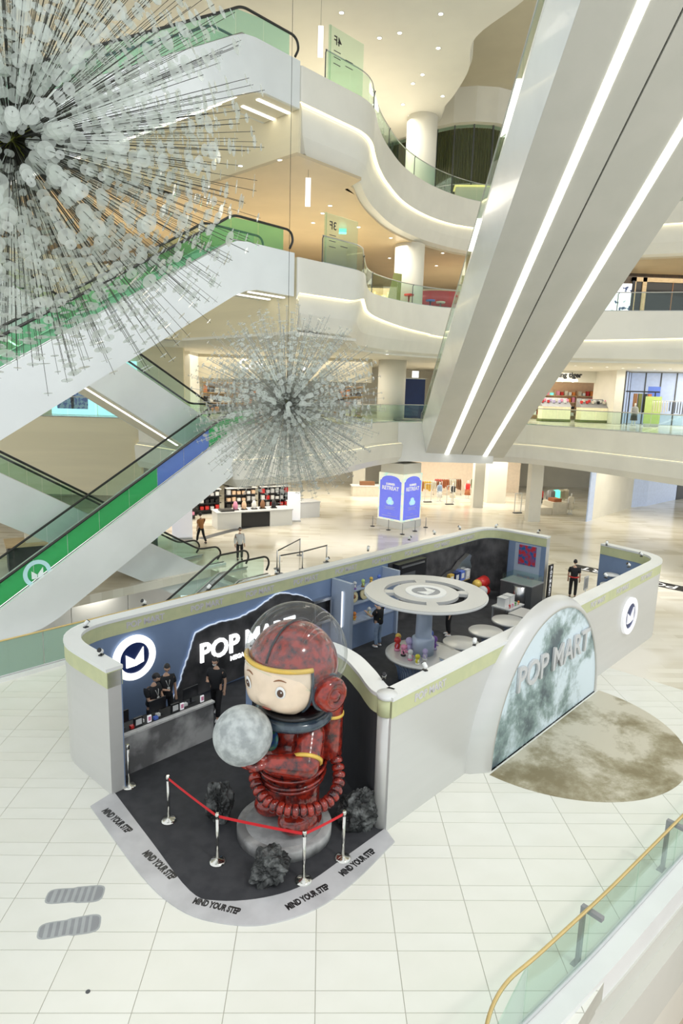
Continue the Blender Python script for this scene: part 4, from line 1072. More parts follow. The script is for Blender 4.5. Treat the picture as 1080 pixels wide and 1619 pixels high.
# black stone cladding of the far half
t = bt('stone_cladding', 'black stone cladding on the inside of the far store walls', 'cladding', 19.0, 15.2)
pc = [p for p in PW1 if p[0] > 18.9 and p[1] > 13.7]
pc = [(19.0, 15.42)] + pc
MB().ribbon([(a - 19.0, b - 15.2) for a, b in pc], WT / 2 + .005, WT / 2 + .07, .022, 2.53).build('cladding', M_['rockpanel'], t)
t = bt('black_cabinet', 'black glossy display cabinet against the stone cladding, right of the shelf', 'cabinet', 20.1, 15.02)
MB().bx(-.9, .9, -.16, .14, 1.2, 2.5).build('case', M_['black'], t)
MB().box((-.3, -.17, 1.85), (.9, .02, .5)).build('screen', M_['darkgrey'], t)
MB().box((0, -.18, 2.38), (1.5, .03, .07)).build('silver_edge', M_['steel'], t)
t = bt('rock_shelf', 'silver rock-shaped wall shelf with boxed toys on the black stone', 'shelf', 23.5, 15.02)
MB().prism([(-1.1, 1.1), (-1.0, 1.35), (-.6, 1.5), (-.2, 1.55), (.2, 1.85), (.6, 2.0), (.85, 2.1), (1.0, 2.0), (.9, 1.8), (1.05, 1.5), (.95, 1.15), (.7, 1.0)], -.1, .12, lambda a, b, c: (a, -c, b)).build('board', M_['steel'], t)
MB().bx(-1.0, .6, -.35, -.1, 1.05, 1.09).build('ledge', M_['steel'], t)
for k, (m, w_) in enumerate((('gold', 'gold'), ('navy', 'navy'), ('blue', 'blue'), ('palegrey', 'grey'))):
    b = bt('toy_box', w_ + ' toy box on the silver rock shelf', 'box', 22.75 + k * .42, 14.80, 1.09); MB().box((0, 0, .2), (.32, .16, .4)).build('carton', M_[m], b); MB().box((0, -.083, .2), (.2, .01, .22)).build('window', M_['white'], b)
# far end: cabinet, picture, tall sign, red toy
t = bt('glass_counter', 'dark display counter with greenish glass top at the far store end', 'counter', 25.75, 13.0)
MB().bx(-.55, .55, -.75, .75, .022, 1.0).build('body', M_['darkgrey'], t)
MB().bx(-.5, .5, -.7, .7, 1.0, 1.3).build('glass_case', M_['gglass'], t)
MB().bx(-.57, .57, -.77, .77, .98, 1.02).build('top', M_['grey'], t)
MB().lathe([(.28, .022), (.28, .95)], 20, (-.55, -.2, 0)).build('round_front', M_['steel'], t)
t = bt('wall_picture', 'colourful red and blue picture on the blue wall end', 'picture', 26.50, 13.25)
MB().bx(-.0, .03, -.42, .42, 1.55, 2.45).build('print', mat('colour_print', (.55, .03, .04), .4, col2=(.02, .12, .35), scale=5, detail=5, lo=.42, hi=.58), t)
MB().bx(.03, .05, -.62, .62, .3, 2.5).build('board', LB, t)
t = bt('vertical_sign', 'tall black sign with white vertical lettering on the store wall end', 'sign', 26.75, 12.19)
MB().bx(-.20, .20, -.03, .03, .25, 1.75).build('board', M_['blackm'], t)
for k, ch in enumerate('POPMART'): text(ch, .22, M_['litsoft'], t, (0, -.034, 1.60 - .2 * k), FACE, .003, .01, 'shop_lettering')
t = bt('red_toy_statue', 'shiny red and yellow reclining toy robot before the black stone', 'statue', 24.7, 14.45, .022); t.scale = (.8, .8, .8)
MB().tube([(-.35, 0, .95), (.4, 0, 1.0)], [.30, .34], 18).build('body', M_['redp'], t)
MB().tube([(-.3, -.1, .5), (.4, -.1, .5)], [.26, .3], 18).build('lower_body', M_['redp'], t)
MB().ball((-.5, -.05, 1.0), .27, 16, 12).build('head', M_['gold'], t)
MB().lathe([(.5, 0), (.5, .2), (.45, .25)], 24).build('stand', M_['black'], t)
for q in (1, -1): MB().tube([(-.2, .2 * q - .1, .7), (-.55, .25 * q - .1, .45), (-.7, .2 * q - .1, .3)], .09, 8).build('arm', M_['palegrey'], t)
for k, (u, v, h) in enumerate(((23.4, 14.3, .75), (23.95, 13.9, .95))):
    toy(['dark grey toy statue on the floor by the stone wall, left one', 'silver toy statue on the floor by the stone wall, beside the red robot'][k], u, v, .022, h * 1.3, 'grey' if k == 0 else 'palegrey', 'black', 'toy statues by the stone wall', name='toy_statue')
small('wall_box', 'small white box on the stone wall beside the colourful picture', 'box', 25.9, 14.55, (.22, .2, .3), M_['white'], z=1.02) if False else None

# display island: round counter, column, disc canopy
t = bt('display_island', 'round display counter with a wide silver disc canopy on a blue column', 'display stand', 16.0, 11.28)
MB().lathe([(.70, .022), (.72, .2), (.80, .5), (1.0, .78), (1.12, .86)], 40).build('ribbed_base', LB, t)
for k in range(48):
    q = 2 * pi * k / 48; MB().tube([(.715 * cos(q), .715 * sin(q), .03), (.80 * cos(q), .80 * sin(q), .48), (1.0 * cos(q), 1.0 * sin(q), .77)], .014, 4).build('rib', M_['bluegrey'], t)
MB().lathe([(1.0, .84), (1.18, .86), (1.18, .93), (1.0, .94), (0, .94)], 48).build('counter_top', M_['silver'], t)
MB().lathe([(.26, .94), (.26, 1.6), (.24, 2.88)], 24).build('column', LB, t)
MB().lathe([(.36, .94), (.36, 1.45), (.30, 1.5)], 24).build('column_collar', M_['bluepale'], t)
can = MB(); RO, RM1, RM0, RI = 1.90, 1.30, 1.02, .62; N6 = 96
def ringpart(m, r0, r1, z0, z1, a0=0, a1=2 * pi, n=96):
    cl = abs(a1 - a0 - 2 * pi) < 1e-6; k = n if cl else n + 1
    an = [a0 + (a1 - a0) * i / n for i in range(k)]
    vs = [(r * cos(q), r * sin(q), z) for z in (z0, z1) for r in (r0, r1) for q in an]; fs = []
    for i in range(n):
        j = (i + 1) % k
        fs += [(i, j, k + j, k + i), (2 * k + i, 3 * k + i, 3 * k + j, 2 * k + j), (i, 2 * k + i, 2 * k + j, j), (k + i, k + j, 3 * k + j, 3 * k + i)]
    if not cl: fs += [(0, k, 3 * k, 2 * k), (k - 1, 3 * k - 1, 4 * k - 1, 2 * k - 1)]
    m.add(vs, fs); return m
ringpart(can, RM1, RO, 2.86, 2.96).build('canopy_ring', M_['silver'], t)
ringpart(MB(), RO - .01, RO + .02, 2.88, 2.93).build('canopy_edge', M_['white'], t)
ringpart(MB(), RI, RM0, 2.86, 2.96).build('canopy_hub', M_['silver'], t)
for k in range(4):
    q = pi / 4 * (2 * k + 1); ringpart(MB(), RM0 - .01, RM1 + .01, 2.86, 2.96, q - .14, q + .14, 6).build('canopy_bridge', M_['silver'], t)
frz = lambda a, b, c: (a, b, 2.94 + c)
c2_ = thing('canopy_logo', 'round grey and white logo on top of the disc canopy', 'logo', B(16.0, 11.28, 2.94), A45)
logo(c2_, .64, .05, M_['white'], M_['grey'], M_['white'], lambda a, b, c: (a, b, c))
MB().lathe([(.62, 2.86), (.62, 2.94), (0, 2.94)], 40).build('canopy_plate', M_['silver'], t)
t = bt('blue_counter', 'pale blue box counter beside the round display counter', 'counter', 16.35, 9.95)
MB().bx(-.42, .42, -.62, .62, .022, 1.0).build('body', mat('pale_blue_panel', (.55, .66, .82), .4), t)
MB().bx(-.44, .44, -.64, .64, 1.0, 1.04).build('top', M_['silver'], t)
# toys on the round counter
GI = 'toy figurines on the round display counter'
for u, v, z, h, c1, c2, w_ in ((15.55, 11.95, .94, .5, 'redp', 'pink', 'red and pink'), (15.35, 11.55, .94, .42, 'pink', 'black', 'pink and black'), (15.9, 12.2, .94, .45, 'gold', 'green', 'gold and green'), (15.25, 11.2, .94, .38, 'white', 'pink', 'white and pink'),
                               (15.6, 10.9, .94, .40, 'lilac', 'white', 'lilac and white'), (16.5, 11.2, .94, .5, 'purple', 'lilac', 'purple and lilac'), (16.75, 11.55, .94, .55, 'blue', 'lilac', 'blue and lilac'), (16.6, 11.85, .94, .45, 'lilac', 'blue', 'lilac and blue'), (15.15, 10.85, .94, .36, 'yellow', 'white', 'yellow and white'), (15.7, 11.6, .94, .55, 'lilac', 'pink', 'lilac and pink')):
    toy(w_ + ' toy figurine on the round display counter', u, v, z, h * 1.25, c1, c2, GI, random.uniform(0, 6))
# row of round tables along the store
def round_table(u, v, label):
    t = bt('round_table', label, 'table', u, v, .022, 0, 'round silver tables in the store')
    MB().lathe([(.30, 0), (.26, .04), (.12, .30), (.14, .5), (.45, .66), (.58, .72)], 28).build('pedestal', LB, t)
    MB().lathe([(.60, .72), (.62, .75), (.62, .79), (.60, .81), (0, .81)], 36).build('table_top', M_['silver'], t)
    return t
round_table(17.95, 11.1, 'round silver table next to the blue box counter'); round_table(19.55, 11.1, 'round silver table in the middle of the row'); round_table(21.15, 11.1, 'round silver table at the far end of the row')
t = bt('square_table', 'pale blue box table beyond the round tables', 'table', 22.5, 11.1)
MB().bx(-.5, .5, -.45, .45, .022, .72).build('body', LB, t); MB().bx(-.52, .52, -.47, .47, .72, .78).build('top', M_['silver'], t)
t = bt('gift_table', 'low grey table with boxes and toys near the far counter', 'table', 23.4, 12.35)
MB().bx(-.6, .6, -.42, .42, .55, .60).build('top', M_['palegrey'], t)
for x in (-.55, .55):
    for y in (-.37, .37): MB().bx(x - .03, x + .03, y - .03, y + .03, .022, .55).build('leg', M_['grey'], t)
for k, (du, dv) in enumerate(((-.25, .1), (.22, .12))):
    b = bt('gift_box', ['white gift box on the low grey table, nearer one', 'white gift box on the low grey table, farther one'][k], 'box', 23.4 + du, 12.35 + dv, .60)
    MB().box((0, 0, .17), (.36, .36, .34)).build('carton', M_['white'], b); MB().box((0, 0, .35), (.38, .38, .03)).build('lid', M_['palegrey'], b)
for k, c in enumerate(('redp', 'pink', 'green', 'orange')):
    toy(('red', 'pink', 'green', 'orange')[k] + ' small toy in front of the white gift boxes', 22.95 + .24 * k, 12.04, .60, .26, c, 'white', 'small toys by the gift boxes')
for u, v, wh in ((18.0, 11.3, 'silver'), (22.5, 11.1, 'white')):
    pass
# far right corner: round silver display tables seen over the wall
for u, v, z, r, lab in ((26.9, 9.6, 1.9, .30, 'small white disc top'), (26.55, 9.35, 1.55, .52, 'wide white disc top'), (26.2, 9.0, 1.25, .42, 'low white disc top')):
    t = bt('disc_stand', lab + ' display stand in the far right store corner', 'display stand', u - .25, v - .1, .022)
    MB().lathe([(r * .5, 0), (.06, .06), (.05, z - .03)], 18).build('pedestal', M_['bluegrey'], t); MB().lathe([(r, z - .04), (r, z), (0, z)], 30).build('disc', M_['white'], t)
t = bt('small_poster_stand', 'small white poster stand near the man at the store entrance', 'sign', 27.75, 10.95)
MB().box((0, 0, 1.0), (.42, .03, .62)).build('poster', M_['palegrey'], t); MB().box((0, -.02, 1.0), (.30, .01, .45)).build('print', M_['grey'], t)
MB().tube([(0, 0, .05), (0, 0, .7)], .02, 6).build('pole', M_['steel'], t); MB().lathe([(.2, 0), (.18, .04), (.02, .06)], 16).build('base', M_['steel'], t)
t = bt('entrance_desk', 'small dark podium with scanner beside the man at the entrance', 'desk', 28.1, 10.2)
MB().bx(-.3, .3, -.2, .2, 0, .85).build('body', M_['palegrey'], t); MB().bx(-.2, .15, -.12, .12, .85, 1.02).build('scanner', M_['black'], t)
t = bt('round_mat', 'round grey floor mat beside the man at the store entrance', 'mat', 27.3, 12.2, .001); MB().lathe([(.45, 0), (.45, .012), (0, .012)], 28).build('pad', M_['grey'], t)

# ================================================================== PEOPLE
def person(label, loc, rz, top, legs, pose, hair='hair', shoes='shoe', scale=1.0, extra=None, short=True, mask=False, z=0.0):
    """one continuous skinned body; clothes, hair and shoes are grown over the same joints"""
    t = thing('person', label, 'person', loc, rz); S_ = scale
    J = dict(pel=(0, 0, .95), bel=(.02, 0, 1.08), ch=(.02, 0, 1.30), nk=(.01, 0, 1.46), hd0=(.03, 0, 1.54))
    lean = pose.get('lean', 0); tw = pose.get('head', 0)
    def LN(p, k=1.0): 
        a = lean * k; x, y, zz = p; dz = zz - .95
        return (x + dz * sin(a), y, .95 + dz * cos(a))
    for k in ('bel', 'ch', 'nk', 'hd0'): J[k] = LN(J[k])
    hd = Vector(J['hd0']) + Vector((.03 + pose.get('nod', 0) * .08, 0, .12)); 
    chains = [[(J['pel'], (.150, .110)), (J['bel'], (.140, .098)), (J['ch'], (.155, .105)), (J['nk'], .065), (J['hd0'], .06)]]
    shirt = [[(LN((0, 0, .86)), (.200, .160)), (J['pel'], (.205, .165)), (J['bel'], (.195, .155)), (J['ch'], (.205, .160)), (tuple(Vector(J['nk']) - Vector((0, 0, .02))), .105)]]
    trous = [[(LN((0, 0, 1.0)), (.150, .115)), (J['pel'], (.165, .125))]]
    for s in (1, -1):
        st = pose.get('step', 0) * s
        hip = (0, .10 * s, .88); kn = (.03 + st * .5, .11 * s, .49); an = (st - .02 + (-.06 if st < 0 else 0), .11 * s, .085); toe = (an[0] + .15, .13 * s, .045)
        chains.append([(J['pel'], (.155, .115)), (hip, .092), (kn, .060), (an, .042), (toe, .035)])
        trous.append([(J['pel'], (.165, .125)), (hip, .105), (kn, .078), ((an[0], an[1], an[2] + .02), .068)])
        sh = LN((.0, .19 * s, 1.38)); e, h = pose['l' if s > 0 else 'r']
        el = Vector(sh) + Vector((e[0], e[1] * s, e[2])); wr = el + Vector((h[0], h[1] * s, h[2]))
        chains.append([(J['ch'], (.165, .115)), (sh, .060), (tuple(el), .043), (tuple(wr), .030)])
        mid = Vector(sh).lerp(el, .72 if short else 1.0)
        ar = [(J['ch'], (.205, .160)), (sh, .095), (tuple(mid), .074)]
        if not short: ar.append((tuple(wr.lerp(el, .08)), .048))
        shirt.append(ar)
        d = (wr - el).normalized(); side = d.cross(Vector((0, 0, 1))); side = side.normalized() if side.length > .1 else Vector((1, 0, 0)); 
        pm = wr + d * .07; chains[-1].append((tuple(pm), (.034, .022)))
        for q in range(4):
            a = pm + side * (.024 - .016 * q); f1 = a + d * (.035 + .006 * (q in (1, 2))); f2 = f1 + d * .03 + Vector((.008, 0, -.012))
            chains.append([(tuple(pm), (.034, .022)), (tuple(a + d * .012), .010), (tuple(f1), .009), (tuple(f2), .008)])
        th = wr + d * .035 + side * .045
        chains.append([(tuple(wr), .030), (tuple(th), .011), (tuple(th + d * .035 + side * .01), .009)])
    body = skin_mesh(chains)
    # head joined into the body mesh
    hb = MB(); Hc = hd + Vector((0, 0, .03))
    n, k = 18, 14; prof = []
    rh = Matrix.Rotation(tw, 3, 'Z') @ Matrix.Rotation(pose.get('nod', 0), 3, 'Y')
    vs = []
    for i in range(k + 1):
        th = pi * i / k
        for j in range(n):
            q = 2 * pi * j / n; x, y, zz = sin(th) * cos(q), sin(th) * sin(q), -cos(th)
            taper = 1 - .22 * max(0, -zz) ; X = .098 * x * taper + (.012 if x > 0 else 0) * max(0, 1 - abs(zz)); Y = .078 * y * taper; Z = .122 * zz
            X += .022 * math.exp(-(q if q < pi else q - 2 * pi) ** 2 / .05 - ((zz + .12) / .16) ** 2)
            X -= .010 * math.exp(-((abs(q if q < pi else q - 2 * pi) - .42) / .2) ** 2 - ((zz - .12) / .13) ** 2)
            vs.append(rh @ Vector((X, Y, Z)) + Hc)
    fs = [(i * n + j, i * n + (j + 1) % n, (i + 1) * n + (j + 1) % n, (i + 1) * n + j) for i in range(k) for j in range(n)]
    hb.add(vs, fs, True)
    for s in (1, -1): hb.ball(rh @ Vector((-.005, .080 * s, -.005)) + Hc, .028, 8, 6, (.6, .35, 1))
    bm = bmesh.new(); bm.from_mesh(body); m2 = hb.mesh('head'); bm.from_mesh(m2); me = bpy.data.meshes.new('body'); bm.to_mesh(me); bm.free()
    me.polygons.foreach_set('use_smooth', [True] * len(me.polygons))
    link('body', with_mat(me, M_['skin']), t)
    link('shirt', with_mat(skin_mesh(shirt), M_[top]), t); link('trousers', with_mat(skin_mesh(trous), M_[legs]), t)
    hm = MB(); hv = []
    for i in range(7):
        th = radians(2 + i * 17)
        for j in range(n):
            q = 2 * pi * j / n; cut = min(th, radians(62)) if abs(q - pi) > 2.0 else th
            hv.append(rh @ Vector((.112 * sin(cut) * cos(q) - .010, .090 * sin(cut) * sin(q), .128 * cos(cut) + .004)) + Hc)
    hm.add(hv, [(i * n + j, i * n + (j + 1) % n, (i + 1) * n + (j + 1) % n, (i + 1) * n + j) for i in range(6) for j in range(n)] + [tuple(range(n))], True); hm.build('hair', M_[hair], t)
    for s in (1, -1):
        e = rh @ Vector((.100, .032 * s, .012)) + Hc; MB().ball(e, .011, 8, 6).build('eye', M_['black'], t)
        st = pose.get('step', 0) * s; ax = st - .02 + (-.06 if st < 0 else 0)
        MB().ball((ax + .055, .115 * s, .050), .05, 12, 8, (2.5, 1.0, 1.0)).build('shoe', M_[shoes], t)
    if mask: MB().ball(rh @ Vector((.075, 0, -.045)) + Hc, .05, 10, 8, (.8, 1.1, .9)).build('face_mask', M_['white'], t)
    if extra: extra(t, J)
    return t
DOWN = ((-.02, .06, -.27), (.06, .0, -.24)); FWD = ((.05, .06, -.26), (.20, -.10, .06)); REACH = ((.20, .05, -.10), (.24, -.02, .10)); HOLD = ((.06, .05, -.26), (.17, -.13, .03))
def lanyard(t, J):
    c = Vector(J['ch']); MB().tube([c + Vector((.0, .07, .14)), c + Vector((.125, .05, .05)), c + Vector((.150, 0, -.12)), c + Vector((.125, -.05, .05)), c + Vector((.0, -.07, .14))], .008, 5).build('lanyard', M_['white'], t)
    MB().box(c + Vector((.155, 0, -.17)), (.012, .07, .10)).build('badge', M_['white'], t)
def print_back(t, J):
    c = Vector(J['bel']); MB().tube([c + Vector((-.128 - .004 * (k in (1, 2)), -.09 + .05 * k, .05 - .06 * sin(pi * k / 4))) for k in range(5)], .024, 6).build('yellow_print', M_['yellow'], t)
def red_bag(t, J):
    MB().tube([(.155 * cos(q) * 1.0, .19 * sin(q), 1.0) for q in [2 * pi * i / 20 for i in range(20)]], .035, 6, True).build('red_waist_bag', M_['redp'], t)
FL = .022
def at(u, v): return B(u, v, FL)
person('person in black shirt with white lanyard behind the counter, left of the two', at(8.05, 14.05), A45 - pi / 2 + .3, 'tee', 'trouser', dict(l=HOLD, r=HOLD, nod=.5, head=.2, lean=.1), extra=lanyard)
person('taller person in black shirt with white lanyard behind the counter, right of the two', at(8.62, 14.30), A45 - pi / 2 - .2, 'tee', 'trouser', dict(l=DOWN, r=HOLD, nod=.4, head=-.3), extra=lanyard)
person('person in black walking past the right end of the counter with a white face mask', at(9.85, 13.75), A45 + pi + .55, 'tee', 'trouser', dict(l=DOWN, r=FWD, step=.22, nod=.3), extra=print_back, mask=True)
person('person in black shirt with yellow print and blue jeans facing the figurine shelf', at(17.05, 14.0), A45 + pi / 2 + .1, 'tee', 'denim', dict(l=((.12, .10, -.20), (.18, .02, .12)), r=((.12, .10, -.18), (.18, .02, .14))), extra=print_back)
person('person in black at the far store entrance with a red waist bag', B(28.3, 11.75, 0), A45 + .35, 'tee', 'trouser', dict(l=DOWN, r=DOWN), extra=red_bag, shoes='black')
person('person in dark clothes and white shoes standing behind the disc canopy', at(19.9, 12.9), A45 + 2.4, 'tee', 'trouser', dict(l=DOWN, r=FWD))
person('person in white shirt and dark trousers standing by the basement escalators', (-4.3, 33.75, 0), -1.2, 'whitecloth', 'trouser', dict(l=DOWN, r=DOWN), short=False, shoes='black')
person('person in orange brown shirt walking away near the cosmetics counter', (-7.06, 37.5, 0), 2.4, 'orangecloth', 'trouser', dict(l=DOWN, r=FWD, step=.26), shoes='black')
# ================================================================== DANDELION CHANDELIERS
def chandelier(label, c, R, nrod, seed, dr, wire, wm):
    rnd = random.Random(seed)
    t = thing('dandelion_chandelier', label, 'chandelier', c, 0, 'dandelion chandeliers hanging in the atrium')
    dm = MB().lathe([(dr, -.003), (dr, .003)], 14, smooth=False).mesh('disc', M_['disc'])
    rm = MB().lathe([(wire, 0), (wire, 1)], 4, smooth=False).mesh('rod', wm)
    hm = MB().lathe([(wire * 1.4, 0), (wire * 1.4, 1)], 4, smooth=False).mesh('hub_wire', M_['hub'])
    MB().ball((0, 0, 0), .10, 16, 12).build('hub', M_['hub'], t)
    MB().tube([(0, 0, 0), (0, 0, 30 - c[2])], .008, 5).build('suspension_cable', M_['wire'], t)
    rods, discs = [], []
    ga = pi * (3 - sqrt(5))
    for i in range(nrod):
        z = 1 - 2 * (i + .5) / nrod; r = sqrt(1 - z * z); a = ga * i
        d = Vector((r * cos(a), r * sin(a), z)) + Vector((rnd.gauss(0, .05), rnd.gauss(0, .05), rnd.gauss(0, .05))); d.normalize()
        L = R * rnd.uniform(.82, 1.08); rods.append((d, L))
        q = L - .04
        for k in range(rnd.choice((4, 5, 5, 6, 7))):
            discs.append((d, q)); q -= rnd.uniform(.12, .55) * R / 3.3
            if q < .30 * R: break
        if rnd.random() < .45: discs.append((d, R * rnd.uniform(.12, .4)))
    cl = Vector(c); camp = Vector((0, 0, CAMH))
    discs.sort(key=lambda e: (cl + e[0] * e[1] - camp).length)
    rods.sort(key=lambda e: (cl + e[0] * e[1] - camp).length)
    restd, restr = MB(), MB()
    for i, (d, q) in enumerate(discs):
        rot = d.to_track_quat('Z', 'Y')
        if i < 300:
            o = link('disc', dm, t, d * q); o.rotation_mode = 'QUATERNION'; o.rotation_quaternion = rot; f_ = rnd.choice((.6, .75, .9, 1, 1.25)); o.scale = (f_, f_, 1)
        else:
            f_ = dr * rnd.choice((.6, .75, .9, 1, 1.25)); restd.lathe([(f_, -.003), (f_, .003)], 10, d * q, smooth=False, m=rot.to_matrix())
    for i, (d, L) in enumerate(rods):
        rot = d.to_track_quat('Z', 'Y')
        if i < 300:
            o = link('rod', rm, t); o.rotation_mode = 'QUATERNION'; o.rotation_quaternion = rot; o.scale = (1, 1, L)
        else: restr.tube([(0, 0, 0), d * L], wire, 4, smooth=False)
    for d, L in rods[::9]:
        o = link('hub_wire', hm, t); o.rotation_mode = 'QUATERNION'; o.rotation_quaternion = d.to_track_quat('Z', 'Y'); o.scale = (1, 1, .32)
    tag(restd.build('disc_cloud', M_['disc'], t), kind='stuff')
    if restr.v: tag(restr.build('rod_cloud', wm, t), kind='stuff')
    return t
chandelier('huge dandelion chandelier of milky discs and dark rods, cut by the left edge', (-4.25, 9.5, 12.2), 3.25, 900, 3, .074, .0040, M_['wire'])
chandelier('smaller dandelion chandelier of milky discs in the middle, before the second floor landing', (-1.22, 22, 8.55), 3.15, 900, 5, .062, .0075, M_['wirep'])

# ================================================================== POSTER COLUMN
t = thing('poster_column', 'square column wrap with two violet blue posters in a coloured lit frame', 'poster', (5.45, 44.1, 0), A45)
MB().bx(-1.10, 1.10, -1.10, 1.10, 0, .5).build('plinth', M_['white'], t)
MB().bx(-1.06, 1.06, -1.06, 1.06, .5, 3.72).build('frame', mat('lit_poster_frame', (.90, .90, .72), .5, col2=(.55, .85, .75), scale=2.2, lo=.5, hi=.62, emit=.35), t)
pb = mat('violet_blue_poster', (.17, .20, .82), .5, emit=.45)
for k in range(4):
    Rz = Matrix.Rotation(k * pi / 2, 3, 'Z')
    fr_k = lambda a, b, c: tuple(Rz @ Vector((a, -1.06 - c, b)))
    arc_ = [(-.92, .62), (.92, .62), (.92, 3.2)] + [(.92 * cos(pi * i / 14) * .86, 3.25 + .32 * sin(pi * i / 14)) for i in range(15)] + [(-.92, 3.2)]
    p = MB().prism(arc_, 0, .02, fr_k).build('poster', pb, t)
    if k in (0, 3):
        for body, sz, z in (('SUMMER', .20, 2.98), ('RETREAT', .36, 2.70)):
            c = Rz @ Vector((0, -1.085, z)); o = text(body, sz, M_['litsoft'], p, c, (0, 0, 0), .004, .01, 'poster_lettering'); o.rotation_euler = (pi / 2, 0, k * pi / 2)
        blobp = MB()
        for a, b, r in ((0, 1.95, .20), (-.1, 1.75, .22), (.12, 1.75, .22)): blobp.prism([(a + r * cos(2 * pi * i / 14), b + r * .8 * sin(2 * pi * i / 14)) for i in range(14)], .02, .03, fr_k)
        blobp.build('pale_shape', mat('pale_cyan_print', (.55, .85, .95), .5, emit=.3), p)
        ln = MB()
        for z, wd in ((1.42, .9), (1.34, .7), (1.26, .9), (.95, .3), (.78, 1.3)): ln.prism([(-wd / 2, z), (wd / 2, z), (wd / 2, z + .03), (-wd / 2, z + .03)], .02, .025, fr_k)
        ln.build('small_print', mat('pale_violet_print', (.55, .58, .95), .5), p)
for k, px in enumerate(((589, 832), (614, 838), (636, 845), (656, 840), (673, 834))):
    g = G(*px); t = thing('rope_post', 'small dark rope post in front of the poster column, number %d from the left' % (k + 1) if False else ('small dark rope post ' + ('left of the poster column', 'before the left poster', 'before the corner of the poster column', 'before the right poster', 'right of the poster column')[k]), 'barrier post', g, 0, 'rope posts round the poster column')
    MB().lathe([(.16, 0), (.16, .03), (.03, .05)], 14).build('base', M_['black'], t); MB().lathe([(.022, .04), (.022, .72)], 8).build('post', M_['grey'], t)
# belt barriers by the basement escalators
bp_ = [(438, 899), (474, 878), (442, 907), (478, 900), (516, 889)]
BL = ['black belt barrier post next to the escalator newel, rear row', 'black belt barrier post at the far end of the rear row', 'black belt barrier post next to the escalator, front row', 'black belt barrier post in the middle of the front row', 'black belt barrier post at the right end of the front row']
BP = []
for px, lab in zip(bp_, BL):
    t = thing('belt_barrier_post', lab, 'barrier post', G(*px), 0, 'belt barriers by the basement escalators'); BP.append(t)
    MB().lathe([(.18, 0), (.17, .03), (.04, .05)], 14).build('base', M_['grey'], t); MB().lathe([(.035, .04), (.035, .98)], 10).build('post', M_['steel'], t)
for a, b in ((0, 1), (2, 3), (3, 4)):
    d = BP[b].location - BP[a].location
    MB().tube([(0, 0, .93), d + Vector((0, 0, .93))], .035, 5).build('belt', M_['black'], BP[a])
g = G(229, 931, -.9); t = thing('alarm_box', 'red alarm box on the basement wall under the white escalators', 'box', B(16.3, 28.98, -.72), A45)
MB().bx(-.35, .35, -.1, .1, -.35, .35).build('case', M_['redp'], t); MB().bx(-.25, .25, -.12, -.1, -.2, .2).build('door', M_['orange'], t)

# ================================================================== SHOP FITTINGS
def mannequin(label, x, y, z, top, low, rz=0.0, h=1.75):
    t = thing('mannequin', label, 'mannequin', (x, y, z), rz)
    b = skin_mesh([[((0, 0, .92), (.13, .10)), ((0, 0, 1.25), (.15, .10)), ((0, 0, 1.42), .05), ((0, 0, 1.5), .05), ((.02, 0, 1.6), .08), ((.02, 0, 1.68), .06)]] +
                  [[((0, 0, .92), (.13, .10)), ((0, .09 * s, .85), .08), ((.02, .1 * s, .45), .055), ((0, .1 * s, .06), .04), ((.12, .11 * s, .03), .03)] for s in (1, -1)] +
                  [[((0, 0, 1.25), (.15, .10)), ((0, .19 * s, 1.36), .05), ((.0, .25 * s, 1.08), .04), ((.1, .24 * s, .86), .03)] for s in (1, -1)])
    link('figure', with_mat(b, M_['white']), t)
    MB().lathe([(.13, 1.42), (.20, 1.32), (.19, 1.1), (.18, .88), (.20, .80)], 14, sy=1.15).build('top', M_[top], t)
    MB().lathe([(.19, .88), (.21, .7), (.24, .38)], 14, sy=1.1).build('skirt', M_[low], t)
    MB().lathe([(.25, 0), (.25, .02)], 16).build('stand', M_['palegrey'], t)
    return t
def rack(label, x, y, z, rz, cols, ln=1.8, h=1.5):
    t = thing('clothes_rack', label, 'clothes rack', (x, y, z), rz, 'clothes racks in the fashion shops')
    m = MB()
    for s in (-1, 1):
        m.tube([(s * ln / 2, 0, .03), (s * ln / 2, 0, h)], .02, 6); m.tube([(s * ln / 2, -.25, .03), (s * ln / 2, .25, .03)], .02, 6)
    m.tube([(-ln / 2, 0, h), (ln / 2, 0, h)], .02, 6); m.build('frame', M_['steel'], t)
    n = int(ln / .17)
    for i in range(n):
        c = cols[i * len(cols) // n]; x0 = -ln / 2 + .12 + i * (ln - .24) / max(n - 1, 1); L = random.uniform(.7, 1.0)
        MB().prism([(-.22, h - .10), (-.05, h - .03), (.05, h - .03), (.22, h - .10), (.24, h - L), (-.24, h - L)], x0 - .03, x0 + .03, lambda a, b, cc: (cc, a, b)).build('garment', M_[c], t)
    return t
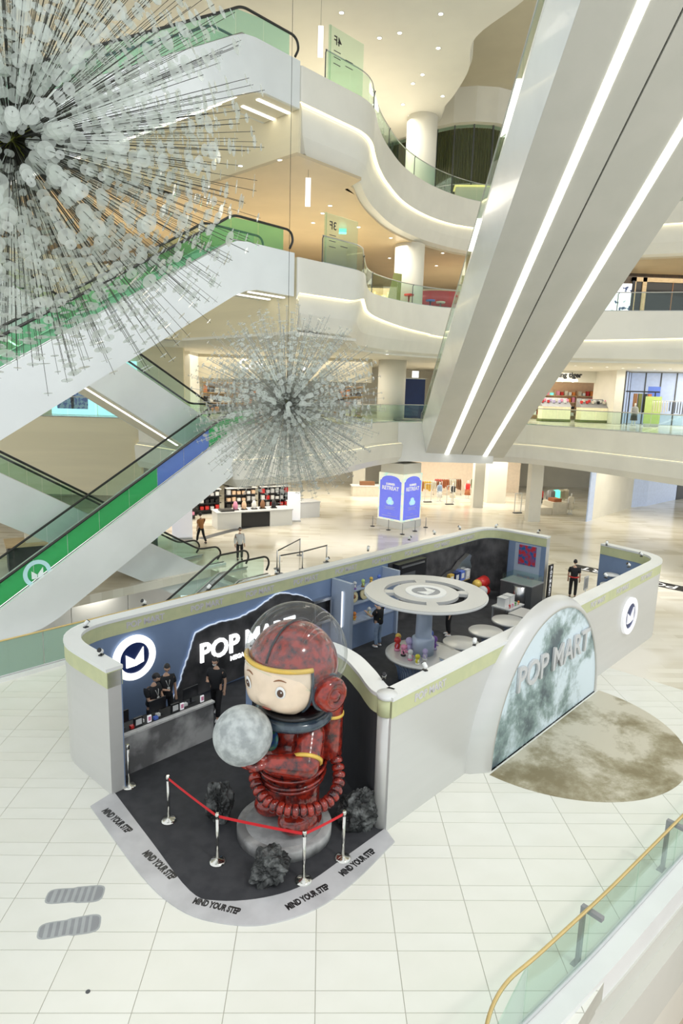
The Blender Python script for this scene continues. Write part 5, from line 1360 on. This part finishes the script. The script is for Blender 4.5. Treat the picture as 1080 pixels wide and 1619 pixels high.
# fashion shop on the ground floor
wl = [('ivory', 'pale wall')]
struct(MB().bx(6.5, 19, 61.0, 61.2, 0, 4.4).build('wall_shop_back', mat('shop_ivory', (.80, .68, .55), .6)))
for args in (('brown and yellow clothes on a rack by the left security gate', 9.3, 56.8, 0, .15, ('brown', 'rust', 'gold', 'cream2', 'brown'), 3.0), ('red and brown clothes on a rack behind the white mannequins', 11.6, 58.5, 0, .1, ('redp', 'rust', 'cream2', 'brown'), 2.6),
             ('olive and red clothes on a rack between the two columns', 15.0, 59.0, 0, 0, ('olive', 'olive', 'rust', 'redp'), 2.4), ('grey and tan clothes on a rack at the right end of the fashion shop', 20.0, 53.5, 0, .6, ('grey', 'teal', 'tan', 'cream2'), 2.6)):
    rack(*args)
mannequin('white mannequin in a cream skirt beside the brown clothes rack', 11.3, 54.6, 0, 'black', 'cream2', -1.2); mannequin('white mannequin in a blue patterned top near the shop entrance', 10.2, 54.9, 0, 'denim', 'whitecloth', -1.4)
mannequin('white mannequin in red at the middle of the fashion shop', 13.0, 56.5, 0, 'redp', 'rust', -1.5); mannequin('white mannequin in a cream coat at the right shop window', 19.9, 50.2, 0, 'cream2', 'cream2', -1.5)
mannequin('white mannequin in red and black above the beige display bench', 18.4, 53.0, 0, 'redp', 'black', -1.6)
t = thing('display_bench', 'beige stepped display bench behind the right column', 'bench', (18.2, 50.4, 0), .3)
MB().bx(-1.3, -.1, -.6, .6, 0, .55).build('low_block', M_['cream2'], t); MB().bx(-.1, 1.3, -.7, .7, 0, .95).build('high_block', M_['cream2'], t); MB().bx(.2, .9, -.4, .4, .95, 1.2).build('folded_clothes', M_['rust'], t)
for k, (x, y) in enumerate(((9.1, 54.2), (10.8, 53.3), (15.6, 50.0))):
    t = thing('security_gate', ('slim shop security gate by the brown clothes rack', 'slim shop security gate in front of the mannequins', 'slim shop security gate left of the right column')[k], 'gate', (x, y, 0), .2)
    MB().bx(-.35, .35, -.12, .12, 0, .08).build('base', M_['darkgrey'], t)
    for s in (-1, 1): MB().bx(s * .28 - .02, s * .28 + .02, -.03, .03, .08, 1.6).build('post', M_['palegrey'], t)
    MB().bx(-.28, .28, -.03, .03, 1.57, 1.62).build('bar', M_['palegrey'], t)
t = thing('service_counter', 'pale counter at the back of the left ground floor shop', 'counter', (4.2, 57.0, 0), .1)
MB().bx(-1.5, 1.5, -.5, .5, 0, .9).build('body', M_['cream2'], t); MB().bx(-1.6, 1.6, -.55, .55, .9, .97).build('top', M_['white'], t); MB().bx(-.8, .5, -.3, .2, .97, 1.3).build('goods', M_['brown'], t)
# white wall at the right of the ground floor with a glass shop front edge
a, b = G(936, 822), G(998, 802)
def wallseg(name, a, b, z0, z1, th, m):
    d = (b - a); l = Vector((d.x, d.y, 0)).length; o = MB().bx(0, l, 0, th, z0, z1).build(name, m, None, (a.x, a.y, 0), math.atan2(d.y, d.x)); return struct(o)
wallseg('wall_right', a, b, 0, 4.42, .3, M_['ivory'])
a2, b2 = G(1022, 800), G(1068, 790); wallseg('wall_right', a2, b2, 0, 4.42, .3, M_['winblue'])
wallseg('window_1', G(928, 825), G(936, 822), 0, 4.42, .1, M_['winblue'])
wallseg('window_2', b, a2, 0, 4.42, .1, M_['winblue'])
wallseg('window_3', G(1069, 790), G(1110, 785), 0, 4.42, .1, M_['darkgrey'])

# cosmetics island on the ground floor, left of the middle
t = thing('floor_band', 'dark curved band in the floor round the cosmetics island', 'floor band', (0, 44, .001), 0)
cb = spline([G(318, 852), G(370, 838), G(430, 826), G(470, 819), G(490, 810), G(489, 800), G(478, 795)], 6)
MB().ribbon([(p.x, p.y - 44) for p in cb], -.28, .28, 0, .006).build('band', M_['darkgrey'], t)
def block(name, label, cat, x, y, rz, parts, group=None):
    t = thing(name, label, cat, (x, y, 0), rz, group)
    for nm, d, m in parts: MB().bx(*d).build(nm, M_[m], t)
    return t
block('cosmetics_counter', 'long white cosmetics counter with a black front in the middle', 'counter', -4.6, 42.9, .42,
      [('end_block', (-2.6, -1.0, -.7, .7, 0, 1.05), 'white'), ('black_front', (-1.0, 1.0, -.6, .6, 0, .98), 'black'), ('end_block', (1.0, 2.6, -.7, .7, 0, 1.05), 'white'), ('top', (-2.65, 2.65, -.75, .75, 1.05, 1.12), 'palegrey'), ('tester_tray', (-2.3, -1.4, -.5, .3, 1.12, 1.2), 'black')])
block('cosmetics_counter', 'white cube counter right of the long cosmetics counter', 'counter', -1.3, 46.6, .5, [('body', (-1.0, 1.0, -.7, .7, 0, 1.1), 'white'), ('top', (-1.05, 1.05, -.75, .75, 1.1, 1.16), 'palegrey')])
t = thing('poster_stand', 'white poster stand beside the white cube counter', 'sign', (-1.9, 44.6, 0), .1); MB().bx(-.45, .45, -.03, .03, .1, 2.1).build('poster', M_['litsoft'], t); MB().bx(-.5, .5, -.2, .2, 0, .1).build('foot', M_['palegrey'], t)
t = thing('poster_stand', 'white poster board left of the man in the orange brown shirt', 'sign', (-8.35, 38.4, 0), .3); MB().bx(-.6, .6, -.05, .05, .1, 2.5).build('poster', M_['litsoft'], t); MB().bx(-.6, .6, -.2, .2, 0, .1).build('foot', M_['palegrey'], t)
for k, (x, y, m1) in enumerate(((-8.5, 46.5, 'redp'), (-6.0, 47.8, 'salmon'), (-3.6, 49.0, 'redp'), (-9.8, 44.0, 'pink'))):
    t = thing('cosmetics_shelf', ('black cosmetics shelf with red goods, behind the long counter', 'black cosmetics shelf with salmon goods, in the middle of the island', 'black cosmetics shelf at the right back of the island', 'black cosmetics shelf with pink goods, leftmost')[k], 'shelf', (x, y, 0), .45, 'cosmetics shelves on the ground floor')
    MB().bx(-1.2, 1.2, .2, .3, 0, 1.9).build('back', M_['black'], t)
    for z in (.3, .8, 1.3, 1.8): MB().bx(-1.2, 1.2, -.3, .2, z, z + .05).build('shelf_board', M_['white'] if z > 1.5 else M_['black'], t)
    for z in (.35, .85, 1.35):
        for q in range(6): MB().bx(-1.1 + q * .38, -.85 + q * .38, -.2, .1, z, z + random.uniform(.2, .36)).build('goods', M_[random.choice((m1, 'white', 'black', 'palegrey', m1))], t)
for k, (dx, m) in enumerate(((-1.2, 'pink'), (-.6, 'salmon'), (.1, 'white'), (.7, 'brown'), (1.5, 'black'))):
    t = thing('cosmetics_display', m.replace('salmon', 'peach') + ' goods display standing on the long cosmetics counter', 'display', (-4.6 + dx * .91, 42.9 + dx * .41, 1.12), .42); MB().bx(-.2, .2, -.15, .15, 0, .06).build('tray', M_['black'], t); MB().lathe([(.16, .06), (.18, .3), (.1, .55), (.0, .6)], 8).build('goods', M_[m], t)
# kiosk under the escalators at the left edge
block('snack_kiosk', 'dark kiosk with a wooden top at the left edge, under the green escalator', 'kiosk', -13.4, 31.8, .5, [('body', (-2, 1.8, -.8, .8, 0, 1.3), 'blackm'), ('top', (-2.1, 1.9, -.9, .9, 1.3, 1.4), 'wood'), ('goods', (-1.2, .9, -.5, .4, 1.4, 1.75), 'cream2')])
block('snack_table', 'wooden table with red fruit beside the dark kiosk', 'table', -10.6, 33.6, .3, [('body', (-.8, .8, -.6, .6, 0, .8), 'wood'), ('goods', (-.7, .7, -.5, .5, .8, 1.05), 'rust')])
t = thing('screen_stand', 'blue lit screen seen between the escalators on the ground floor', 'screen', (-10.2, 36.2, 0), .2)
MB().bx(-.9, .9, -.06, .06, .5, 1.9).build('screen', mat('blue_screen', (.12, .22, .75), .4, emit=.6), t); MB().bx(-.9, .9, -.08, .08, 0, .5).build('foot', M_['darkgrey'], t)

# second floor, left: lit blue posters behind the balustrade
for k, (x0, x1) in enumerate(((-16.6, -13.9), (-13.8, -11.4))):
    t = thing('lit_poster', ('lit pale blue poster of two jackets, left one of the pair behind the escalator', 'lit pale blue poster, right one of the pair behind the escalator')[k], 'poster', ((x0 + x1) / 2, 40.4, 7.2), 0)
    w_ = (x1 - x0) / 2
    MB().bx(-w_, w_, 0, .12, .0, 3.3).build('light_box', mat('pale_cyan_light', (.50, .88, .98), .5, emit=.8), t)
    for dx in ((-.5, .35) if k == 0 else (-.2,)):
        f = MB(); f.prism([(dx - .5, .35), (dx - .55, 1.5), (dx - .28, 2.0), (dx + .28, 2.0), (dx + .55, 1.5), (dx + .5, .35)], .005, .02, fr_v); f.prism([(dx + .2 * cos(2 * pi * i / 12), 2.25 + .25 * sin(2 * pi * i / 12)) for i in range(12)], .005, .02, fr_v)
        f.build('jacket_print', mat('blue_jacket_print', (.10, .16, .55), .5, col2=(.45, .60, .85), scale=5, lo=.45, hi=.55), t)
struct(MB().bx(-34, -8.6, 40.6, 40.9, 7.2, 11.4).build('wall_left_upper', M_['beigewall']))
# second floor, centre left: shop with a grey sign band
struct(MB().bx(-9.2, 3.4, 47.0, 47.3, 9.75, 11.4).build('wall_shop_sign', M_['tan']))
t = thing('shop_sign', 'white shop letters on the grey band behind the small chandelier', 'sign', (-5.2, 47.01, 10.75), 0); text('Cov', 1.0, M_['lit'], t, (0, -.03, 0), FACE, .02, .02)
struct(MB().bx(-9.9, -8.9, 44, 47.3, 7.2, 11.4).build('column', M_['ivory']))
for k, x in enumerate((-7.8, -5.4, -3.0, -.6, 1.8)):
    t = thing('shop_shelf', ('wooden shop shelf behind the small chandelier, leftmost', 'wooden shop shelf behind the small chandelier, second from left', 'wooden shop shelf behind the small chandelier, middle', 'wooden shop shelf behind the small chandelier, second from right', 'wooden shop shelf beside the second floor column')[k], 'shelf', (x, 48.5, 7.2), 0, 'shelves of the second floor shop')
    MB().bx(-1.1, 1.1, .3, .4, 0, 2.3).build('back', M_['wood'], t)
    for z in (.1, .8, 1.5, 2.2): MB().bx(-1.1, 1.1, -.3, .3, z, z + .05).build('shelf_board', M_['wood'], t)
    for z in (.15, .85, 1.55):
        for q in range(5): MB().bx(-1.0 + q * .42, -.72 + q * .42, -.2, .15, z, z + random.uniform(.25, .5)).build('goods', M_[random.choice(('black', 'orange', 'cream2', 'white', 'brown', 'darkgrey'))], t)
t = thing('blue_banner', 'dark blue banner right of the second floor column', 'banner', (7.0, 50.5, 7.2), 0); MB().bx(-.8, .8, 0, .08, .0, 3.0).build('cloth', M_['navy'], t); MB().bx(-.25, .25, -.03, 0, 3.1, 3.6).build('lamp', M_['lit'], t); MB().bx(-.85, .85, 0, .08, 3.0, 3.06).build('bar', M_['steel'], t)
# second floor, right: gift shop
struct(MB().bx(11.5, 27, 59.5, 59.8, 7.2, 11.4).build('wall_gift_shop', M_['salmon']))
struct(MB().bx(13.0, 23.9, 55.4, 55.7, 10.45, 11.4).build('wall_gift_sign', M_['ivory']))
struct(MB().bx(23.1, 23.8, 51.5, 55.7, 7.2, 11.4).build('column', M_['ivory']))
t = thing('shop_sign', 'black and white script sign above the gift shop', 'sign', (20.6, 55.41, 10.9), 0); text('flying tiger', .60, M_['black'], t, (0, -.03, .14), FACE, .02, .02); text('copenhagen', .36, M_['lit'], t, (.1, -.03, -.26), FACE, .02, .01)
for k, x in enumerate((18.9, 22.1)):
    t = thing('display_case', ('lit cream display case at the left of the gift shop', 'lit cream display case at the right of the gift shop')[k], 'display case', (x, 53.0, 7.2), 0, 'lit display cases of the gift shop')
    t.scale = (.8, 1, 1); MB().bx(-1.5, 1.5, -.6, .6, 0, .2).build('plinth', M_['olive'], t); MB().bx(-1.45, 1.45, -.55, .55, .2, 1.2).build('lit_front', mat('cream_lit_front', (.90, .82, .56), .4, emit=.2), t)
    MB().add([(-1.5, -.6, 1.2), (1.5, -.6, 1.2), (1.5, .6, 1.9), (-1.5, .6, 1.9), (-1.5, .6, 1.2), (1.5, .6, 1.2)], [(0, 1, 2, 3), (0, 3, 4), (1, 5, 2), (3, 2, 5, 4), (0, 4, 5, 1)]).build('sloped_tray', M_['grey'], t)
    for q in range(10): MB().box((-1.3 + .29 * q, -.1 + .2 * (q % 2), 1.62 + .1 * (q % 2)), (.2, .2, .22)).build('goods', M_[random.choice(('white', 'redp', 'lilac', 'cream2', 'pink', 'black'))], t)
for k, x in enumerate((18.0, 20.0, 22.0, 24.0, 26.0)):
    t = thing('gift_shelf', 'shelf of colourful goods on the salmon wall of the gift shop, ' + ('leftmost', 'second from left', 'middle', 'second from right', 'rightmost')[k], 'shelf', (x, 59.1, 7.2), 0, 'shelves on the gift shop wall')
    MB().bx(-.95, .95, .25, .35, 0, 2.6).build('back', M_['salmon'], t)
    for z in (.3, .9, 1.5, 2.1): MB().bx(-.95, .95, -.25, .25, z, z + .05).build('shelf_board', M_['wood'], t)
    for z in (.35, .95, 1.55, 2.15):
        for q in range(5): MB().bx(-.85 + q * .36, -.6 + q * .36, -.15, .15, z, z + random.uniform(.2, .45)).build('goods', M_[random.choice(('redp', 'white', 'pink', 'orange', 'black', 'teal', 'cream2'))], t)
# glass front and fashion display at the right
gw = [Vector((23.9, 51.6, 0)), Vector((25.2, 53.5, 0)), Vector((30, 50.5, 0)), Vector((34, 47, 0))]
t = thing('shopfront', 'blue tinted glass shop front with dark mullions at the right edge of the second floor', 'shop front', gw[0] + Vector((0, 0, 7.2)), 0)
for a, b in zip(gw, gw[1:]):
    d = b - a; n = max(2, round(d.length / 1.15)); ang = math.atan2(d.y, d.x)
    for i in range(n):
        p = a + d * (i / n) - gw[0]; l = d.length / n
        MB().bx(.05, l - .05, -.02, .02, 0, 4.1).build('glass_pane', M_['winblue'], t, p, ang); MB().bx(-.05, .05, -.06, .06, 0, 4.12).build('mullion', M_['darkgrey'], t, p, ang)
mannequin('mannequin in a black and white top before the blue glass front, upper right', 23.6, 48.9, 7.2, 'grey', 'black', -1.8)
t = thing('lime_board', 'lime green board before the blue glass front', 'board', (24.5, 48.0, 7.2), -.4); MB().bx(-.55, .55, -.05, .05, .2, 2.2).build('board', M_['lime'], t); MB().bx(-.5, .5, -.25, .25, 0, .2).build('foot', M_['palegrey'], t)
t = thing('garment_rail', 'black clothes rail with hanging dark clothes beside the lime board', 'clothes rack', (24.4, 49.6, 7.2), -.3)
for x in (-.9, .9): MB().bx(x - .04, x + .04, -.04, .04, 0, 2.5).build('post', M_['black'], t)
MB().bx(-1.2, 1.2, -.05, .05, 2.5, 2.6).build('bar', M_['black'], t)
for q, c in enumerate(('brown', 'olive', 'black', 'rust')): MB().bx(-.6 + q * .33, -.35 + q * .33, -.2, .2, 1.0, 2.4).build('garment', M_[c], t)
rack('white rack with cream and dark clothes at the right edge of the second floor', 25.0, 46.2, 7.2, -.5, ('cream2', 'cream2', 'black', 'darkgrey', 'black'), 2.6, 1.9)
t = thing('blue_pillar', 'bright blue panel in the glass front behind the lime board', 'panel', (26.2, 51.4, 7.2), -.5); MB().bx(-.45, .45, -.05, .05, 0, 3.0).build('panel', M_['blue'], t); MB().bx(-.5, .5, -.15, .15, 0, .1).build('foot', M_['grey'], t)

# third floor, right: dark restaurant front and lit poster
struct(MB().bx(19.5, 40, 50.0, 50.4, 14.5, 18.4).build('wall_third_right', M_['darkwood']))
t = thing('restaurant_window', 'dark restaurant window with timber frame on the third floor at the right', 'window', (26.5, 49.9, 14.5), 0)
MB().bx(-3.6, 5.5, 0, .05, 0, 3.3).build('glass', mat('dark_window', (.012, .011, .010), .08), t)
for x in (-3.7, -2.9): MB().bx(x, x + .3, -.1, .1, 0, 3.6).build('frame_post', M_['wood'], t)
MB().bx(-3.7, 5.5, -.1, .1, 3.3, 3.6).build('frame_head', M_['wood'], t)
for x in (-.6, 2.6): MB().bx(x, x + .06, -.03, 0, 0, 3.3).build('mullion', M_['brown'], t)
t = thing('lit_poster', 'lit white poster with dark flowers beside the restaurant on the third floor', 'poster', (21.2, 48.6, 14.5), -.1)
MB().bx(-1.0, 1.0, 0, .12, .2, 2.9).build('light_box', mat('white_flower_print', (.95, .96, 1), .5, col2=(.03, .05, .12), scale=2.2, lo=.56, hi=.60, emit=.8), t); MB().bx(1.0, 1.2, -.05, .15, 0, 3.1).build('frame', M_['black'], t)
# third floor, centre: bar counter and coloured stalls
t = thing('red_bar', 'curved red bar counter on the third floor behind the column', 'counter', (8.2, 47.5, 14.5), .2)
MB().lathe([(1.6, .5), (1.9, 1.5)], 28, sx=1.3).build('red_front', M_['redp'], t); MB().lathe([(1.9, 1.5), (1.95, 1.6), (0, 1.62)], 28, sx=1.3).build('top', M_['salmon'], t); MB().lathe([(1.5, 0), (1.5, .5)], 28, sx=1.3).build('plinth', M_['wood'], t)
t = thing('stall_sign', 'glowing yellow letters on the third floor edge left of the column', 'sign', (2.9, 44.0, 14.9), 0); text('holabol', .85, mat('yellow_lit_letters', (1, .85, .25), .4, emit=1.2), t, (0, 0, .3), FACE, .03, .02); MB().bx(-1.7, 1.7, .06, .3, -.4, .9).build('board', M_['wood'], t)
t = thing('grey_board', 'leaning olive grey board between the yellow letters and the column', 'board', (4.25, 42.3, 14.5), .1); MB().prism([(-.5, 0), (.4, 0), (.45, 1.9), (-.05, 1.95)], 0, .1, fr_v).build('board', M_['olive'], t); MB().bx(-.3, .3, 0, .4, 0, .1).build('foot', M_['grey'], t)
for k, (x, y, m) in enumerate(((5.2, 42.2, 'redp'), (6.9, 44.3, 'blue'), (7.7, 45.0, 'cream2'))):
    t = thing('stall_stool', ('red stool at the foot of the third floor column', 'blue stool before the red bar', 'cream stool before the red bar')[k], 'stool', (x, y, 14.5), 0); MB().lathe([(.3, 0), (.05, .05), (.05, .6)], 12).build('leg', M_['steel'], t); MB().lathe([(.3, .6), (.32, .7), (0, .75)], 16).build('seat', M_[m], t)
struct(MB().bx(-8, 3.2, 50, 50.3, 14.5, 17.0).build('wall_third_stall', M_['wood']))

# fourth floor: curtained glass room
cw = resample([tuple(p)[:2] for p in spline([Vector(q) for q in ((1.2, 54), (3.6, 53), (6.2, 50.6), (8.2, 48.8), (10.0, 48.2), (12.2, 48.6), (14.4, 50.6))], 8)], 1.35)
t = thing('curtain_room', 'glass walled room with olive brown curtains behind the fourth floor balustrade', 'room', (cw[0][0], cw[0][1], 21.7), 0)
o2 = Vector((cw[0][0], cw[0][1], 0)); top_z = 5.7
for a, b in zip(cw, cw[1:]):
    d = b - a; ang = math.atan2(d.y, d.x); p = Vector((a.x, a.y, 0)) - o2
    MB().bx(.04, d.length - .04, -.02, .02, 0, top_z).build('glass_pane', M_['glass'], t, p, ang); MB().bx(-.04, .04, -.06, .06, 0, top_z).build('mullion', M_['darkgrey'], t, p, ang)
MB().tube([(p.x - o2.x, p.y - o2.y, 1.9) for p in cw], .05, 4).build('transom', M_['steel'], t)
cu_ = []
for i, p in enumerate(resample(offset([tuple(q) for q in cw], -.5), .09)): cu_.append((p.x - o2.x, p.y - o2.y + .09 * (i % 2)))
MB().ribbon(cu_, -.01, .01, .9, top_z).build('curtain', M_['curtain'], t)
MB().ribbon([(p[0] - o2.x, p[1] - o2.y) for p in offset([tuple(q) for q in cw], -2.2)], 0, .1, 0, 5).build('inner_wall', M_['cream'], t)
struct(MB().ribbon([tuple(p) for p in cw], -.5, .5, 21.7 + top_z, 29.6).build('wall_fourth_soffit', M_['ivory']))
t = thing('lit_bar', 'glowing yellow bar counter inside the curtained room', 'counter', (10.3, 47.3, 21.7), -.1)
MB().bx(-1.6, 2.4, -.5, .5, .2, 1.3).build('front', M_['cream'], t); MB().bx(-1.7, 2.5, -.6, .6, 1.3, 1.4).build('lit_top', mat('yellow_lit_top', (.95, .80, .30), .4, emit=.6), t); MB().bx(-1.5, 2.3, -.4, .4, 0, .2).build('plinth', M_['grey'], t)

# ================================================================== SIGNS AND CEILING LAMPS
def exit_sign(label, px, py, Y):
    p = DP(px, py, Y); t = thing('exit_sign', label, 'sign', p, 0, 'green exit signs under the ceilings'); MB().bx(-.22, .22, -.04, .04, -.28, .28).build('lit_face', M_['teal'], t); MB().bx(-.02, .02, -.02, .02, .28, .6).build('hanger', M_['grey'], t)
exit_sign('small teal exit sign under the third floor ceiling, above the landing', 417, 276, 34); exit_sign('small teal exit sign at the top of the fourth floor, beside the teal escalator', 457, 18, 34)
exit_sign('small green exit sign behind the third floor glass panel', 542, 362, 40); exit_sign('small green exit sign under the second floor ceiling, right of the small chandelier', 577, 553, 44)
for lab, px, py, Y, h in (('white lit hanging banner under the third floor ceiling', 487, 304, 30, 1.15), ('white lit hanging banner at the fourth floor, above the landing', 507, 66, 31, 1.2)):
    p = DP(px, py, Y); t = thing('hanging_banner', lab, 'sign', p, 0); MB().bx(-.11, .11, -.03, .03, -h / 2, h / 2).build('lit_panel', M_['lit'], t); MB().tube([(0, 0, h / 2), (0, 0, (18.4 if py > 200 else 26.0) - p.z)], .008, 4).build('cord', M_['wire'], t)
# floor directory lettering on the glass of the landings (seen from behind)
for z, no, w_ in ((14.5, '3F', 'third'), (21.7, '4F', 'fourth')):
    a = B(20.9, 21.02, z); t = thing('glass_directory', 'green edged glass directory panel with mirrored %s at the landing' % no, 'sign', a, A45 - .02)
    MB().bx(0, 2.0, -.02, .02, 0, 2.1).build('glass_pane', M_['glass'], t); MB().bx(-.06, .02, -.04, .04, 0, 2.1).build('edge_post', M_['gglass'], t)
    text(no, .46, M_['black'], t, (.42, -.025, 1.62), FACE, .002, .006, 'floor_lettering', mirror=True)
    for k in range(5): MB().bx(.2 + (k % 2) * .7, .6 + (k % 2) * .75, -.03, -.022, 1.22 - k * .12, 1.25 - k * .12).build('small_print', M_['darkgrey'], t)
dl = MB().lathe([(.07, 0), (0, -.001)], 14, smooth=False).mesh('lens', M_['spot']); dr_ = MB().lathe([(.07, 0), (.10, -.012), (.105, 0)], 14).mesh('ring', M_['white'])
def downlights(z, pts, group, where):
    pts = sorted(pts); OW = 'first second third fourth fifth sixth seventh eighth ninth tenth eleventh twelfth thirteenth fourteenth fifteenth sixteenth seventeenth eighteenth'.split()
    for k, (px, py) in enumerate(pts):
        g = G(px, py, z); t = thing('downlight', 'round recessed downlight ' + where + ', ' + OW[k] + ' from the left', 'ceiling light', (g.x, g.y, z - .004), 0, group)
        s = 1.35; t.scale = (s, s, s); link('lens', dl, t, (0, 0, -.008)); link('ring', dr_, t)
downlights(26.0, [(697, 22), (632, 52), (693, 76), (653, 132), (637, 165), (648, 183), (592, 165), (600, 60), (700, 152), (668, 118), (540, 20)], 'downlights in the top ceiling', 'in the white top ceiling')
downlights(18.4, [(443, 253), (462, 287), (510, 337), (522, 325), (567, 359), (618, 376), (616, 408), (463, 313), (440, 302), (495, 352), (400, 290), (380, 262), (700, 400), (690, 420)], 'downlights in the brown ceiling', 'in the brown third floor ceiling')
downlights(11.4, [(890, 583), (910, 578), (935, 581), (960, 580), (985, 582), (1010, 581), (1035, 584), (1060, 583), (612, 560)], 'downlights of the second floor', 'in the second floor ceiling')
